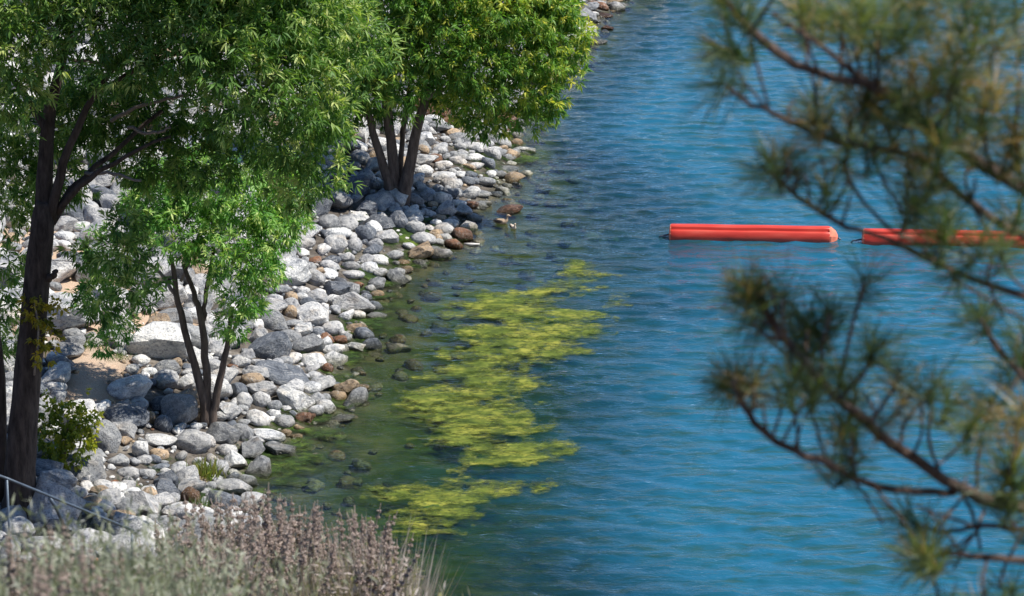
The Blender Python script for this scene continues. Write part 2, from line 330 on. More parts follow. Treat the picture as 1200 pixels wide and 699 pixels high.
# two more sandy clearings behind the trees
for cx_, cy_, rr_ in ((90, 340, 2.6), (165, 372, 1.6), (60, 300, 2.0)):
    c_ = G(cx_, cy_); ds = np.maximum(ds, rr_ - np.hypot(V[:, 0] - c_[0], (V[:, 1] - c_[1]) * .6))
a = me.attributes.new('dirt', 'FLOAT', 'POINT'); a.data.foreach_set('value', np.clip(.5 + (ds + (fbm(V[:, 0] * 2, V[:, 1] * 2) - .45) * .8) * 1.2, 0, 1).astype(np.float32))
a = me.attributes.new('under', 'FLOAT', 'POINT'); a.data.foreach_set('value', np.clip(.5 - V[:, 2] * 5, 0, 1).astype(np.float32))
wd = np.clip(.5 + (algd(V[:, 0], V[:, 1]) + .8 + (fbm(V[:, 0] * .8, V[:, 1] * .8, 3, 8) - .45) * 4) * .5, 0, 1); a = me.attributes.new('weed', 'FLOAT', 'POINT'); a.data.foreach_set('value', wd.astype(np.float32))
tag(link('ground', me, M_GROUND), kind='structure')
WX = axis([(-500, -60, 40), (-60, -13, 4), (-13, 25, .16), (25, 60, 3), (60, 900, 60)]); WY = axis([(50, 63, 1), (63, 140, .095), (140, 200, 3), (200, 760, 40)])
wx, wy = np.meshgrid(WX, WY); wx = wx.ravel(); wy = wy.ravel(); wz = T(wx, wy); n_ = len(WX); i_, j_ = np.meshgrid(np.arange(n_ - 1), np.arange(len(WY) - 1)); q = (j_ * n_ + i_).ravel(); FW_ = np.stack([q, q + 1, q + 1 + n_, q + n_], 1)
FW_ = FW_[wz[FW_].min(1) < .15]; uq, inv = np.unique(FW_.ravel(), return_inverse=True); VW = np.stack([wx, wy, wz], 1)[uq]
depth = np.maximum(-VW[:, 2], 0); ad = algd(VW[:, 0], VW[:, 1]); wr = np.random.default_rng(5); wh = np.zeros(len(VW))
for lam in np.geomspace(.3, 1.5, 80):                      # wind ripples: a sum of wave trains running mostly towards the camera
    th = wr.normal(R(-96), R(48)); k = 2 * math.pi / lam; A = WAVE * lam / (2 * math.pi) * (.75 if lam > 1.6 else 1.0)
    ph = VW[:, 0] * k * math.cos(th) + VW[:, 1] * k * math.sin(th) + wr.uniform(0, 6.28) + 2.2 * fbm(VW[:, 0] * .11, VW[:, 1] * .16, 2, int(lam * 100))
    wh += A * (np.sin(ph) + .22 * np.sin(2 * ph + 1.5))
calm = (.55 + .75 * fbm(VW[:, 0] * .07, VW[:, 1] * .1, 3, 91)) * np.clip(depth / .5, .25, 1) * np.interp(VW[:, 1], [62, 66, 138, 150], [0, 1, 1, 0]) * np.interp(VW[:, 0], [-13, -11, 23, 25], [0, 1, 1, 0]) * np.interp(ad, [-1, 1], [1, .6])
depth = np.minimum(depth, np.clip(.85 - ad * .3, .5, 99)); VW[:, 2] = wh * calm
me = mesh('lake_water', VW, inv.reshape(-1, 4), True)
a = me.attributes.new('depth', 'FLOAT', 'POINT'); a.data.foreach_set('value', depth.astype(np.float32))
tag(link('lake_water', me, M_WATER), kind='structure')
# floating algae: a sheet broken up by noise, real edges, slightly rippling through the surface
def patch(name, dist, x0, x1, y0_, y1, st, z, matl, thr):
    xs = np.arange(x0, x1, st); ys = np.arange(y0_, y1, st * 1.6); X, Y = np.meshgrid(xs, ys)
    zz = z(X, Y); m = dist(X, Y) > thr
    vv = np.stack([X, Y, zz], -1).reshape(-1, 3); n = len(xs); i, j = np.meshgrid(np.arange(n - 1), np.arange(len(ys) - 1)); q = (j * n + i)
    cell = m[:-1, :-1].astype(int) + m[1:, :-1] + m[:-1, 1:] + m[1:, 1:]
    k4 = q[cell == 4]; F = [(a, a + 1, a + 1 + n, a + n) for a in k4.tolist()]
    for a in q[cell == 3].tolist():
        F.append(tuple(b_ for b_ in (a, a + 1, a + 1 + n, a + n) if m.ravel()[b_]))
    used = np.unique([b_ for f in F for b_ in f]); mp_ = {u: k for k, u in enumerate(used.tolist())}
    return mesh(name, vv[used], [tuple(mp_[b_] for b_ in f) for f in F], True)
allp = np.concatenate(ALGW); bx = (allp[:, 0].min() - 1, allp[:, 0].max() + 1, allp[:, 1].min() - 2, allp[:, 1].max() + 2)
def adist(X, Y):
    d = algd(X + (fbm(X * .9, Y * .6, 3, 3) - .44) * 1.2, Y + (fbm(X * .9, Y * .6, 3, 9) - .44) * 2.0)
    holes = fbm(X * .55, Y * 1.1, 4, 21); fine = fbm(X * 2.6, Y * 3.4, 5, 33)
    return np.clip(np.where(d < 0, d * 1.2, d * .45), -3, .36) - .07 + (.47 - holes) * 2.4 + (.465 - fine) * 2.0
me = patch('floating_algae', adist, *bx, .06, lambda X, Y: .03 + (fbm(X * 1.6, Y * 2.6, 3, 41) - .44) * .05, M_ALGAE, -.45)
co = np.array([v_.co[:] for v_ in me.vertices]); a = me.attributes.new('cover', 'FLOAT', 'POINT'); a.data.foreach_set('value', adist(co[:, 0], co[:, 1]).astype(np.float32))
tag(link('floating_algae', me, M_ALGAE), 'yellow green algae mat drifting on the lake off the rocky shore', 'algae', kind='stuff')
MOSS = [(330, 540, 1.1), (312, 548, .9), (348, 522, .7), (404, 478, .6), (395, 425, .7), (428, 380, .7), (462, 296, .9), (440, 327, .8), (455, 290, .6), (562, 203, .8), (575, 165, 1.0), (590, 172, .8), (230, 590, 1.0), (248, 596, .7), (560, 152, 1.0), (365, 505, .7), (300, 558, .9), (520, 268, .6), (430, 352, .7), (412, 415, .6), (398, 445, .6), (480, 288, .7), (608, 185, .7), (340, 530, .9), (600, 140, .6)]
MW = [(P(x, y)[:2], r) for x, y, r in MOSS]
def mossd(X, Y):
    b_ = np.full(X.shape, -9.)
    for (c_, r) in MW: b_ = np.maximum(b_, r - np.hypot(X - c_[0], (Y - c_[1]) * .6))
    return np.clip(b_, -3, .5) + (fbm(X * 1.6, Y * 2.6, 4, 77) - .46) * 2.6 - .15
mc = np.array([c_ for c_, r in MW])
me = patch('shore_moss', mossd, mc[:, 0].min() - 2, mc[:, 0].max() + 2, mc[:, 1].min() - 3, mc[:, 1].max() + 3, .07, lambda X, Y: np.maximum(T(X.ravel(), Y.ravel()).reshape(X.shape), 0) + .022 + fbm(X * 5, Y * 5, 3, 3) * .09, M_WRACK, -.6)
co = np.array([v_.co[:] for v_ in me.vertices]); a = me.attributes.new('cover', 'FLOAT', 'POINT'); a.data.foreach_set('value', (mossd(co[:, 0], co[:, 1]) - .1).astype(np.float32))
tag(link('shore_moss', me, M_WRACK), 'wet green algae and moss along the waterline of the rocks', 'moss', kind='stuff')
# ------------------------------------------------------------------ rocks
def icos(sub):
    import bmesh
    bm = bmesh.new(); bmesh.ops.create_icosphere(bm, subdivisions=sub, radius=1); v = np.array([x.co[:] for x in bm.verts]); f = np.array([[q.index for q in x.verts] for x in bm.faces]); bm.free(); return v, f
ICO = {s: icos(s) for s in (1, 2, 3, 4)}
def rockmesh(kind, sub, seed):
    r = np.random.default_rng(seed); v, f = ICO[sub]; v = v.copy()
    if kind == 'angular': npl, lo, hi = 14, .45, .75
    elif kind == 'flat': npl, lo, hi = 8, .62, .9
    elif kind == 'round': npl, lo, hi = 9, .72, .93
    else: npl, lo, hi = 12, .52, .82
    for k in range(npl):
        n = r.normal(size=3); n /= np.linalg.norm(n); d = r.uniform(lo, hi); s = v @ n - d
        v = v - np.outer(np.maximum(s, 0) * .97, n)
    for fr, am in ((1.5, .30), (4.2, .085), (9, .03)):
        off = r.uniform(0, 50, 3); n = (vnoise(v[:, 0] * fr + off[0] + v[:, 2] * fr * .7, v[:, 1] * fr + off[1], seed) + vnoise(v[:, 1] * fr + off[2], v[:, 2] * fr + off[0] - v[:, 0] * fr * .6, seed + 5)) / 2 - .5
        v = v * (1 + am * n * (1.6 if kind == 'angular' else 1))[:, None] if fr < 9 else v * (1 + am * n)[:, None]
    ext = (v.max(0) - v.min(0)) / 2; v = (v - (v.max(0) + v.min(0)) / 2) / ext
    return v, f
KINDS = ['round', 'angular', 'flat', 'blocky']; RM = {}; RMV = {}
for ki, k in enumerate(KINDS):
    for j in range(6):
        v, f = rockmesh(k, 4, 100 + ki * 10 + j); me = mesh('rock', v, f, True); me.materials.append(M_ROCK); me.set_sharp_from_angle(angle=R(24 if k != 'round' else 40)); RM[k, j] = me
        RMV[k, j] = rockmesh(k, 2, 100 + ki * 10 + j)
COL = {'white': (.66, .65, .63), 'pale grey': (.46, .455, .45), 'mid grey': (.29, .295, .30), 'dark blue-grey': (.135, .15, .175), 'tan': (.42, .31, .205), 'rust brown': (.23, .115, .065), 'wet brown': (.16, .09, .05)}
# hand placed: px, py, w, h, roll, colour, kind, label or None
HR = [(183, 402, 74, 50, -4, 'white', 'angular', 'biggest boulder on the bank, pale and speckled, above the young tree'), (203, 374, 46, 24, 0, 'mid grey', 'blocky', 'grey boulder with a white vein just behind the big speckled boulder'), (228, 393, 18, 20, 0, 'white', 'round', None), (228, 372, 26, 22, 0, 'white', 'blocky', None),
      (155, 434, 16, 14, 0, 'white', 'round', 'small round white stone at the corner of the sandy patch'), (175, 437, 18, 12, 0, 'white', 'round', None), (195, 432, 32, 20, 0, 'mid grey', 'round', None), (194, 447, 32, 26, 20, 'pale grey', 'blocky', None),
      (152, 457, 52, 32, 12, 'white', 'round', 'smooth white boulder leaning at the edge of the sandy patch'), (217, 449, 28, 24, 0, 'white', 'blocky', None), (206, 425, 16, 12, 0, 'tan', 'blocky', None), (251, 431, 32, 20, 0, 'pale grey', 'flat', None), (253, 404, 24, 14, 0, 'pale grey', 'blocky', None),
      (147, 489, 54, 28, -6, 'dark blue-grey', 'blocky', 'large boulder coloured dark for tree shade below the smooth white boulder'), (190, 476, 30, 22, 0, 'dark blue-grey', 'blocky', None), (191, 498, 22, 24, 10, 'dark blue-grey', 'round', None),  # shade of the young tree is put into these dark colours
      (209, 485, 44, 42, -14, 'mid grey', 'angular', 'angular grey rock like a pyramid left of the young tree trunks'), (218, 466, 42, 26, 0, 'tan', 'blocky', None), (123, 514, 36, 44, 25, 'mid grey', 'round', 'furrowed grey egg-shaped boulder beside the leafy shrub'), (145, 505, 32, 24, 0, 'pale grey', 'blocky', None),
      (176, 491, 14, 17, 0, 'tan', 'round', None), (165, 530, 20, 26, 12, 'white', 'angular', None), (186, 533, 24, 16, -5, 'tan', 'round', None), (190, 517, 42, 17, -10, 'white', 'flat', None), (223, 518, 44, 32, 0, 'pale grey', 'round', 'large rounded pale boulder in front of the young tree'), (261, 509, 40, 28, -8, 'mid grey', 'flat', None),
      (230, 501, 16, 12, 0, 'white', 'angular', None), (265, 529, 26, 18, 0, 'pale grey', 'round', None), (232, 488, 18, 20, 0, 'tan', 'round', None), (138, 540, 28, 18, 0, 'mid grey', 'blocky', None), (113, 541, 22, 16, 0, 'white', 'angular', None),
      (322, 377, 34, 28, -14, 'mid grey', 'blocky', 'blocky blue-grey boulder to the right of the young tree crown'), (329, 341, 27, 14, 0, 'mid grey', 'flat', None), (363, 357, 24, 18, 0, 'dark blue-grey', 'blocky', None), (366, 371, 40, 28, -10, 'white', 'blocky', 'large white boulder in the middle of the bank above the long dark rock'), (357, 404, 46, 26, 4, 'mid grey', 'blocky', 'wide grey boulder lying just above the long dark slanting rock'),
      (410, 339, 24, 18, 0, 'mid grey', 'round', None), (428, 350, 17, 14, 0, 'dark blue-grey', 'round', None), (442, 346, 18, 11, 0, 'tan', 'round', None), (416, 386, 30, 15, 0, 'tan', 'round', 'reddish tan rock sitting half in the shallow water'), (390, 386, 28, 20, 0, 'pale grey', 'blocky', None), (383, 398, 18, 17, 0, 'rust brown', 'blocky', None), (390, 411, 28, 15, 4, 'white', 'round', None),
      (416, 409, 24, 15, 0, 'white', 'angular', 'pale pointed rock standing in the shallows beside a darker one'), (435, 405, 24, 17, 0, 'dark blue-grey', 'round', 'dark round rock standing farthest out in the shallows beside a pale one'), (303, 396, 24, 28, 10, 'pale grey', 'blocky', None), (339, 394, 32, 17, 0, 'mid grey', 'blocky', None), (342, 379, 28, 11, 0, 'mid grey', 'flat', None), (322, 405, 20, 20, 0, 'pale grey', 'blocky', None),
      (341, 350, 16, 15, 0, 'tan', 'blocky', None), (390, 352, 22, 15, 0, 'white', 'round', None), (374, 344, 16, 11, 0, 'white', 'blocky', None), (379, 361, 13, 13, 0, 'white', 'round', None), (369, 419, 22, 13, 0, 'tan', 'flat', None), (322, 351, 20, 14, 0, 'white', 'round', None), (340, 367, 18, 18, 0, 'tan', 'blocky', None), (354, 343, 20, 15, 0, 'pale grey', 'round', None),
      (330, 439, 68, 28, -21, 'dark blue-grey', 'round', 'long dark blue-grey rock lying aslant on the bank'), (296, 446, 28, 18, 0, 'tan', 'round', None), (307, 456, 36, 19, -5, 'pale grey', 'blocky', None), (285, 470, 22, 21, 0, 'pale grey', 'round', None), (305, 469, 24, 20, 0, 'pale grey', 'round', None), (322, 477, 18, 15, 0, 'mid grey', 'round', None), (345, 468, 43, 28, -18, 'white', 'blocky', 'large white slanted rock just below the long dark rock'),
      (365, 456, 22, 16, 0, 'white', 'round', None), (380, 478, 26, 20, 0, 'white', 'round', 'rounded white rock on the waterline beside a reddish brown stone'), (359, 490, 26, 16, 0, 'rust brown', 'angular', 'reddish brown stone on the waterline beside the rounded white rock'), (332, 495, 26, 19, 0, 'mid grey', 'round', None), (302, 492, 30, 20, -20, 'white', 'blocky', None), (320, 486, 18, 13, 0, 'white', 'round', None),
      (314, 511, 42, 19, -8, 'white', 'flat', None), (286, 508, 30, 22, -20, 'mid grey', 'blocky', None), (383, 433, 16, 15, 0, 'rust brown', 'round', None), (369, 441, 24, 13, 0, 'pale grey', 'blocky', None), (378, 445, 12, 9, 0, 'white', 'round', None), (395, 465, 22, 15, 0, 'tan', 'round', None), (402, 490, 30, 9, 0, 'mid grey', 'flat', 'low flat grey rock awash just off the rounded white rock'), (389, 453, 24, 11, 0, 'dark blue-grey', 'flat', None), (335, 508, 15, 11, 0, 'tan', 'round', None), (348, 512, 15, 8, 0, 'tan', 'round', None), (425, 454, 16, 8, 0, 'tan', 'round', None),
      (195, 564, 28, 26, 0, 'dark blue-grey', 'blocky', 'dark blue-grey block of rock below the young tree, above the dry flowers'), (275, 543, 30, 22, -22, 'white', 'angular', 'pointed white rock at the waterline beside the dry grass tuft'), (257, 549, 22, 22, 0, 'pale grey', 'blocky', None), (150, 555, 28, 17, 0, 'pale grey', 'round', None), (233, 562, 30, 12, -18, 'tan', 'flat', 'long tan stone at the foot of the dry grass tuft'), (172, 556, 22, 14, 0, 'pale grey', 'blocky', None), (187, 547, 24, 10, 0, 'dark blue-grey', 'flat', None), (172, 576, 22, 14, 0, 'white', 'angular', None),
      (137, 573, 24, 16, 0, 'white', 'blocky', None), (140, 585, 22, 14, 0, 'white', 'blocky', None), (300, 614, 30, 12, 0, 'white', 'flat', 'white flat rock at the water behind the dry flower spikes'), (289, 600, 16, 9, 0, 'mid grey', 'round', None), (223, 583, 24, 26, 0, 'wet brown', 'round', None), (185, 589, 42, 26, 0, 'pale grey', 'blocky', None), (148, 597, 32, 24, 0, 'mid grey', 'round', None), (163, 613, 28, 18, 0, 'white', 'blocky', None), (140, 620, 24, 18, 0, 'white', 'blocky', None), (203, 585, 16, 14, 0, 'pale grey', 'round', None), (238, 606, 26, 13, 0, 'mid grey', 'blocky', None), (247, 624, 26, 12, 0, 'white', 'flat', None), (272, 559, 18, 13, 0, 'dark blue-grey', 'blocky', None), (120, 570, 24, 16, 0, 'pale grey', 'blocky', None), (108, 590, 26, 16, 0, 'tan', 'flat', None), (90, 580, 26, 18, 0, 'pale grey', 'round', None),
      (417, 257, 30, 20, 14, 'white', 'angular', 'white rock with a mossy green cap left of the forked tree'), (393, 288, 28, 26, -12, 'white', 'round', None), (385, 261, 28, 18, 0, 'mid grey', 'blocky', None), (397, 272, 32, 13, -10, 'white', 'flat', None), (429, 275, 24, 22, 0, 'dark blue-grey', 'blocky', None), (451, 278, 33, 20, -6, 'pale grey', 'blocky', None), (447, 261, 34, 20, 0, 'dark blue-grey', 'blocky', None), (466, 260, 24, 25, 15, 'dark blue-grey', 'round', None), (483, 252, 23, 16, -8, 'white', 'round', 'smooth white rock lit beside the shade at the foot of the forked tree'),
      (486, 269, 26, 19, 0, 'pale grey', 'blocky', None), (496, 281, 30, 18, 0, 'pale grey', 'blocky', None), (510, 262, 16, 11, 0, 'white', 'round', None), (514, 256, 18, 10, 0, 'tan', 'round', None), (511, 274, 18, 11, 0, 'tan', 'round', None), (444, 305, 24, 14, -14, 'white', 'round', None), (411, 313, 23, 13, 0, 'mid grey', 'round', None), (432, 315, 24, 17, 0, 'white', 'round', None), (414, 323, 27, 11, 0, 'pale grey', 'blocky', None), (385, 322, 22, 13, -14, 'white', 'blocky', None), (367, 326, 30, 24, -10, 'pale grey', 'round', None), (472, 308, 16, 8, 0, 'tan', 'round', None), (507, 293, 20, 9, 0, 'mid grey', 'blocky', None), (387, 311, 26, 13, -10, 'pale grey', 'blocky', None), (415, 288, 20, 20, 0, 'pale grey', 'round', None), (405, 302, 22, 14, 0, 'pale grey', 'blocky', None),
      (419, 173, 26, 18, 0, 'white', 'blocky', None), (438, 183, 24, 18, 0, 'tan', 'blocky', None), (494, 176, 18, 13, 0, 'tan', 'round', None), (510, 187, 17, 13, 0, 'rust brown', 'blocky', 'reddish brown rock on the bank right of the forked tree trunks'), (538, 163, 28, 16, -10, 'mid grey', 'round', None), (529, 156, 22, 12, 0, 'tan', 'round', None), (556, 173, 32, 14, 0, 'pale grey', 'blocky', None), (580, 176, 18, 9, 0, 'pale grey', 'flat', None), (520, 194, 22, 11, 0, 'white', 'round', None), (494, 201, 27, 18, -10, 'white', 'blocky', None), (518, 207, 32, 13, 0, 'pale grey', 'flat', None), (528, 216, 28, 16, 0, 'pale grey', 'round', None), (558, 195, 20, 9, 0, 'pale grey', 'flat', None), (556, 185, 26, 10, 0, 'white', 'flat', None), (538, 185, 20, 13, 0, 'mid grey', 'round', None), (516, 178, 18, 13, 0, 'pale grey', 'round', None), (498, 231, 22, 13, 0, 'mid grey', 'round', None), (534, 239, 26, 11, 0, 'white', 'flat', None), (512, 222, 18, 12, 0, 'mid grey', 'round', None), (548, 213, 18, 12, 0, 'dark blue-grey', 'blocky', None), (560, 227, 32, 9, 0, 'mid grey', 'flat', None), (581, 228, 18, 8, 0, 'dark blue-grey', 'blocky', None), (592, 199, 36, 7, 0, 'mid grey', 'flat', None), (586, 160, 15, 9, 0, 'pale grey', 'round', None),
      (598, 246, 32, 11, 4, 'rust brown', 'flat', 'low rust brown rock in the water right behind the two ducks'), (654, 11, 24, 12, 0, 'pale grey', 'blocky', None), (670, 4, 25, 10, 0, 'pale grey', 'round', None), (646, 22, 20, 11, 0, 'white', 'blocky', None), (664, 22, 16, 10, 0, 'white', 'round', None), (681, 29, 22, 9, 0, 'white', 'round', None), (687, 16, 12, 10, 0, 'dark blue-grey', 'round', None), (702, 4, 16, 7, 0, 'pale grey', 'round', None), (720, 2, 22, 5, 0, 'tan', 'flat', None), (706, 18, 26, 5, 0, 'wet brown', 'flat', None), (712, 33, 15, 7, 0, 'rust brown', 'angular', 'small reddish rock alone in the water near the far end of shore'), (704, 50, 18, 6, 0, 'mid grey', 'flat', None), (678, 62, 12, 5, 0, 'pale grey', 'flat', None), (662, 74, 12, 6, 0, 'white', 'round', None),
      (30, 258, 44, 34, 0, 'white', 'blocky', 'large white boulder behind the thick leaning trunk at left'), (20, 274, 20, 15, 0, 'white', 'angular', None), (38, 287, 28, 14, 0, 'mid grey', 'flat', None), (20, 312, 46, 24, 0, 'pale grey', 'blocky', None), (76, 278, 24, 14, 0, 'white', 'blocky', None), (74, 429, 32, 24, 0, 'mid grey', 'blocky', 'grey boulder between the thick trunk and the sandy patch'), (6, 470, 26, 26, 0, 'mid grey', 'blocky', None), (66, 455, 24, 16, 0, 'white', 'blocky', None), (98, 476, 22, 10, 0, 'white', 'flat', None), (116, 480, 18, 14, 0, 'white', 'round', None), (70, 480, 24, 16, 0, 'mid grey', 'round', None)]
rocks = []      # dict(c, s(3), rot, kind, col, px, py, w, h, label)
def add_rock(c, s, rot, kind, col, label=None, force=False, w=None, h=None):
    px, py, f = proj(np.array(c)); rocks.append(dict(c=np.array(c), s=np.array(s), rot=rot, kind=kind, col=col, px=float(px), py=float(py), w=w or 2 * FPX * s[0] / f, h=h or 2 * FPX * (s[2] * .9 + s[1] * .25) / f, label=label, force=force))
for (px, py, w, h, roll, col, kind, lab) in HR:
    p = G(px, py + h * .2)
    for it in range(4):
        f = (p - CAM) @ FW; s_ = FPX / f; ph = math.asin((CAM[2] - p[2]) / np.linalg.norm(p - CAM)); ax_ = w / 2 / s_; by = ax_ * rng.uniform(.8, .95)
        if h < .38 * w: by = ax_ * .7
        cz = math.sqrt(max((h / 2 / s_) ** 2 - (by * math.sin(ph)) ** 2, (.3 * h / 2 / s_) ** 2)) / math.cos(ph)
        zz = max(float(T(p[0:1], p[1:2])[0]) + cz * .45, cz * .3); p = P(px, py, zz)
    add_rock(p, (ax_ * 1.04, by, cz * 1.06), (rng.uniform(-.15, .15), R(-roll) * -1 if False else R(-roll) * -1 * -1, rng.uniform(-.3, .3)), kind, col, lab, True, w, h)
PX = np.array([r['c'][:2] for r in rocks]); PR = np.array([r['s'][0] for r in rocks])
# fill: dart throwing over the bank that the camera sees, large to small
pw = [.24, .33, .28, .10, .04, .01]; cn = ['white', 'pale grey', 'mid grey', 'dark blue-grey', 'tan', 'rust brown']
cell = {}
def put(i, x, y): cell.setdefault((int(x // 1.2), int(y // 1.2)), []).append(i)
pos = []
for r in rocks: put(len(pos), *r['c'][:2]); pos.append((r['c'][0], r['c'][1], (r['s'][0] + r['s'][1]) / 2))
def free(x, y, r, k=.78):
    cx, cy = int(x // 1.2), int(y // 1.2)
    for a in range(-1, 2):
        for b_ in range(-1, 2):
            for i in cell.get((cx + a, cy + b_), ()):
                X, Y, rr_ = pos[i]
                if (X - x) ** 2 + (Y - y) ** 2 < (k * (r + rr_)) ** 2: return False
    return True
def candidates(n):
    X = rng.uniform(-24, 26, n); Y = rng.uniform(60, 142, n); _, d = Traw(X, Y); z = T(X, Y)
    px, py, f = proj(np.stack([X, Y, z], -1)); dirt = inpoly(px, py, DIRT_PX)
    for cx_, cy_, rr_ in ((92, 345, 26), (165, 372, 12), (70, 302, 16)): dirt |= np.hypot((px - cx_), (py - cy_) * 1.6) < rr_
    ok = (d > -.55) & ~((px > 318) & (py > 540)) & (np.hypot(px - 590, (py - 262) * 1.5) > 34) & (px > -60) & (px < 760) & (py > -25) & (py < 660) & ~dirt & (d < 24)
    return X[ok], Y[ok], z[ok], d[ok], px[ok], py[ok]
for rad, n, k in ((.72, 500, .82), (.54, 2200, .78), (.4, 5000, .76), (.28, 11000, .74), (.17, 26000, .74)):
    for x, y, z, d, px, py in zip(*candidates(n)):
        r = rad * rng.uniform(.62, 1.4)
        if d < 0 and (rng.random() > .35 or r > .42): continue
        if d > 10 and rng.random() > .6: continue
        if not free(x, y, r, k): continue
        put(len(pos), x, y); pos.append((x, y, r))
        kind = KINDS[rng.choice(4, p=[.17, .36, .10, .37])]; el = rng.uniform(.75, 1.2); s = np.array([r * el * 1.1, r / el * 1.05, r * rng.uniform(.55, .85) * (.7 if kind == 'flat' else 1)])
        col = cn[rng.choice(6, p=pw)]
        if d < .6 and rng.random() < .35: col = ['rust brown', 'mid grey', 'mid grey', 'dark blue-grey', 'tan'][rng.integers(5)]
        add_rock((x, y, z + s[2] * .5), s, (rng.uniform(-.45, .45), rng.uniform(-.45, .45), rng.uniform(-3, 3)), kind, col)
# tree crowns (pixel blobs: px, py, radius px, depth offset m) used below and to find the rocks they hide
BIG = [(300, 85, 75, -1.0), (375, 120, 55, -.5), (345, 165, 45, 0), (210, 30, 70, -1.2), (120, 20, 70, -1), (150, 75, 42, -1.6), (15, 105, 42, -1.2), (25, 50, 55, -1), (160, -70, 100, 0), (300, -40, 100, 0), (400, 40, 60, .5), (20, -40, 90, 0), (340, 30, 70, 0), (255, 50, 55, -1.8), (385, 200, 28, -.2),
       (290, -60, 85, 2.8), (380, -100, 80, 2.8), (230, -40, 80, 2.6), (330, 15, 55, 2.6), (30, 150, 45, 2.6), (70, 200, 45, 2.8), (90, 130, 50, 2.4), (260, -70, 90, -1.5), (200, 120, 60, 2.6), (120, 130, 60, 2.8), (280, 160, 55, 2.2), (170, 190, 40, 2.0), (230, 190, 45, 2.2), (5, 190, 45, 2), (150, 300, 30, -.6), (165, 335, 28, -.8), (150, 265, 26, -.2), (15, 245, 32, 1.0), (5, 350, 22, 1.2), (118, 355, 22, .4), (100, 300, 20, .3), (8, 310, 22, 1.2), (4, 400, 20, 1.4), (345, 225, 26, .3)]  # some high blobs, mostly out of view, are added to shade trunk and inner crown
YOUNG = [(245, 215, 52, .3), (295, 235, 52, 0), (325, 270, 38, .1), (215, 265, 45, -.4), (265, 290, 48, -.6), (300, 310, 38, -.3), (285, 355, 27, -.7), (270, 380, 20, -.7), (180, 240, 40, .5), (125, 300, 33, .7), (190, 215, 40, .8), (325, 210, 32, .5), (110, 345, 26, .6), (140, 385, 20, .5), (350, 250, 20, .3), (120, 400, 14, .4)]
FORK = [(405, 95, 50, -.5), (440, 40, 60, -.8), (470, 85, 45, -1.2), (520, 40, 65, -1), (560, 75, 50, -1), (610, 50, 55, -.5), (640, 70, 36, 0), (655, 45, 32, .3), (560, 115, 34, -.8), (620, 105, 34, -.4), (520, -40, 90, 0), (620, -15, 55, .5), (430, -30, 70, 0), (575, 140, 18, -.6), (640, 120, 20, 0), (520, 100, 38, .8), (440, 115, 35, .6), (390, 135, 30, 0), (600, 10, 50, -1), (672, 62, 14, -.2), (682, 40, 14, 0), (668, 92, 13, -.2), (650, 132, 11, -.2), (628, 140, 12, -.3), (605, 135, 14, -.4), (590, 150, 10, -.5), (560, 150, 12, -.5), (660, 15, 20, 0), (545, 135, 14, -.6), (640, -5, 30, .2)]
hide = [(x, y, r * .72) for bl in (BIG[:15], YOUNG[:9], FORK[:13]) for x, y, r, _ in bl]
def hidden(px, py): return any((px - x) ** 2 + (py - y) ** 2 < r * r for x, y, r in hide)
score = []
for i, r in enumerate(rocks):
    inf = (-r['w'] / 2 < r['px'] < 1200) and (-r['h'] / 2 < r['py'] < 640) and not (r['px'] < 200 and r['py'] > 625)
    score.append((r['w'] * r['h'] * (.25 if hidden(r['px'], r['py']) else 1) + (1e5 if r['label'] else 0)) if inf else -1)
order = sorted(range(len(rocks)), key=lambda i: -score[i]); single = [i for i in order[:300] if score[i] > 0]; rest = [i for i in range(len(rocks)) if i not in set(single)]
LAND = [((245, 495), 'the young tree trunks'), ((463, 235), 'the forked tree'), ((110, 442), 'the sandy patch'), ((32, 420), 'the thick left trunk'), ((183, 402), 'the big speckled boulder'), ((330, 438), 'the long dark rock'), ((417, 256), 'the mossy-capped rock'), ((590, 250), 'the two ducks'), ((195, 564), 'the dark block of rock'), ((366, 371), 'the large white boulder'),
        ((435, 405), 'the dark shallows rock'), ((238, 545), 'the dry grass tuft'), ((76, 505), 'the yellow green shrub'), ((300, 613), 'the dry flower spikes'), ((712, 33), 'the lone reddish rock'), ((510, 187), 'the reddish brown rock'), ((380, 478), 'the white waterline rock'), ((290, 255), 'the young tree crown')]
labels = {}
for i in single:
    r = rocks[i]
    if r['label']: r['lab'] = r['label']; continue
    (lx, ly), ln = min(LAND, key=lambda q: math.hypot(q[0][0] - r['px'], (q[0][1] - r['py']) * 1.5)); dx, dy = r['px'] - lx, (r['py'] - ly) * 1.5
    rel = ('right of' if dx > 0 else 'left of') if abs(dx) > abs(dy) else ('in front of' if dy > 0 else 'behind')
    dist = math.hypot(dx, dy); near = 'close' if dist < 40 else 'further'; a_ = r['w'] * r['h']
    size = 'large' if a_ > 650 else ('medium' if a_ > 300 else 'small')
    sh = {'round': 'rounded', 'angular': 'angular', 'flat': 'flat', 'blocky': 'blocky'}[r['kind']]
    r['lab'] = f"{size} {r['col']} {sh} {'stone' if size == 'small' else 'rock'} {near} {rel} {ln}"; labels.setdefault(r['lab'], []).append(i)
ORD = ['leftmost', 'second from left', 'third from left', 'fourth from left', 'fifth from left', 'sixth from left', 'seventh from left', 'eighth from left', 'ninth from left', 'tenth from left']
for lab, ids in labels.items():
    if len(ids) > 1:
        ids.sort(key=lambda i: rocks[i]['px'])
        for k, i in enumerate(ids): rocks[i]['lab'] = f"{'leftmost' if k == 0 else 'rightmost' if k == len(ids) - 1 else ORD[min(k, 9)]} {lab}"
def rockjit(c): return tuple(np.clip(np.array(c) * rng.uniform(.84, 1.12), 0, .70))
first = True; MOSSY = None
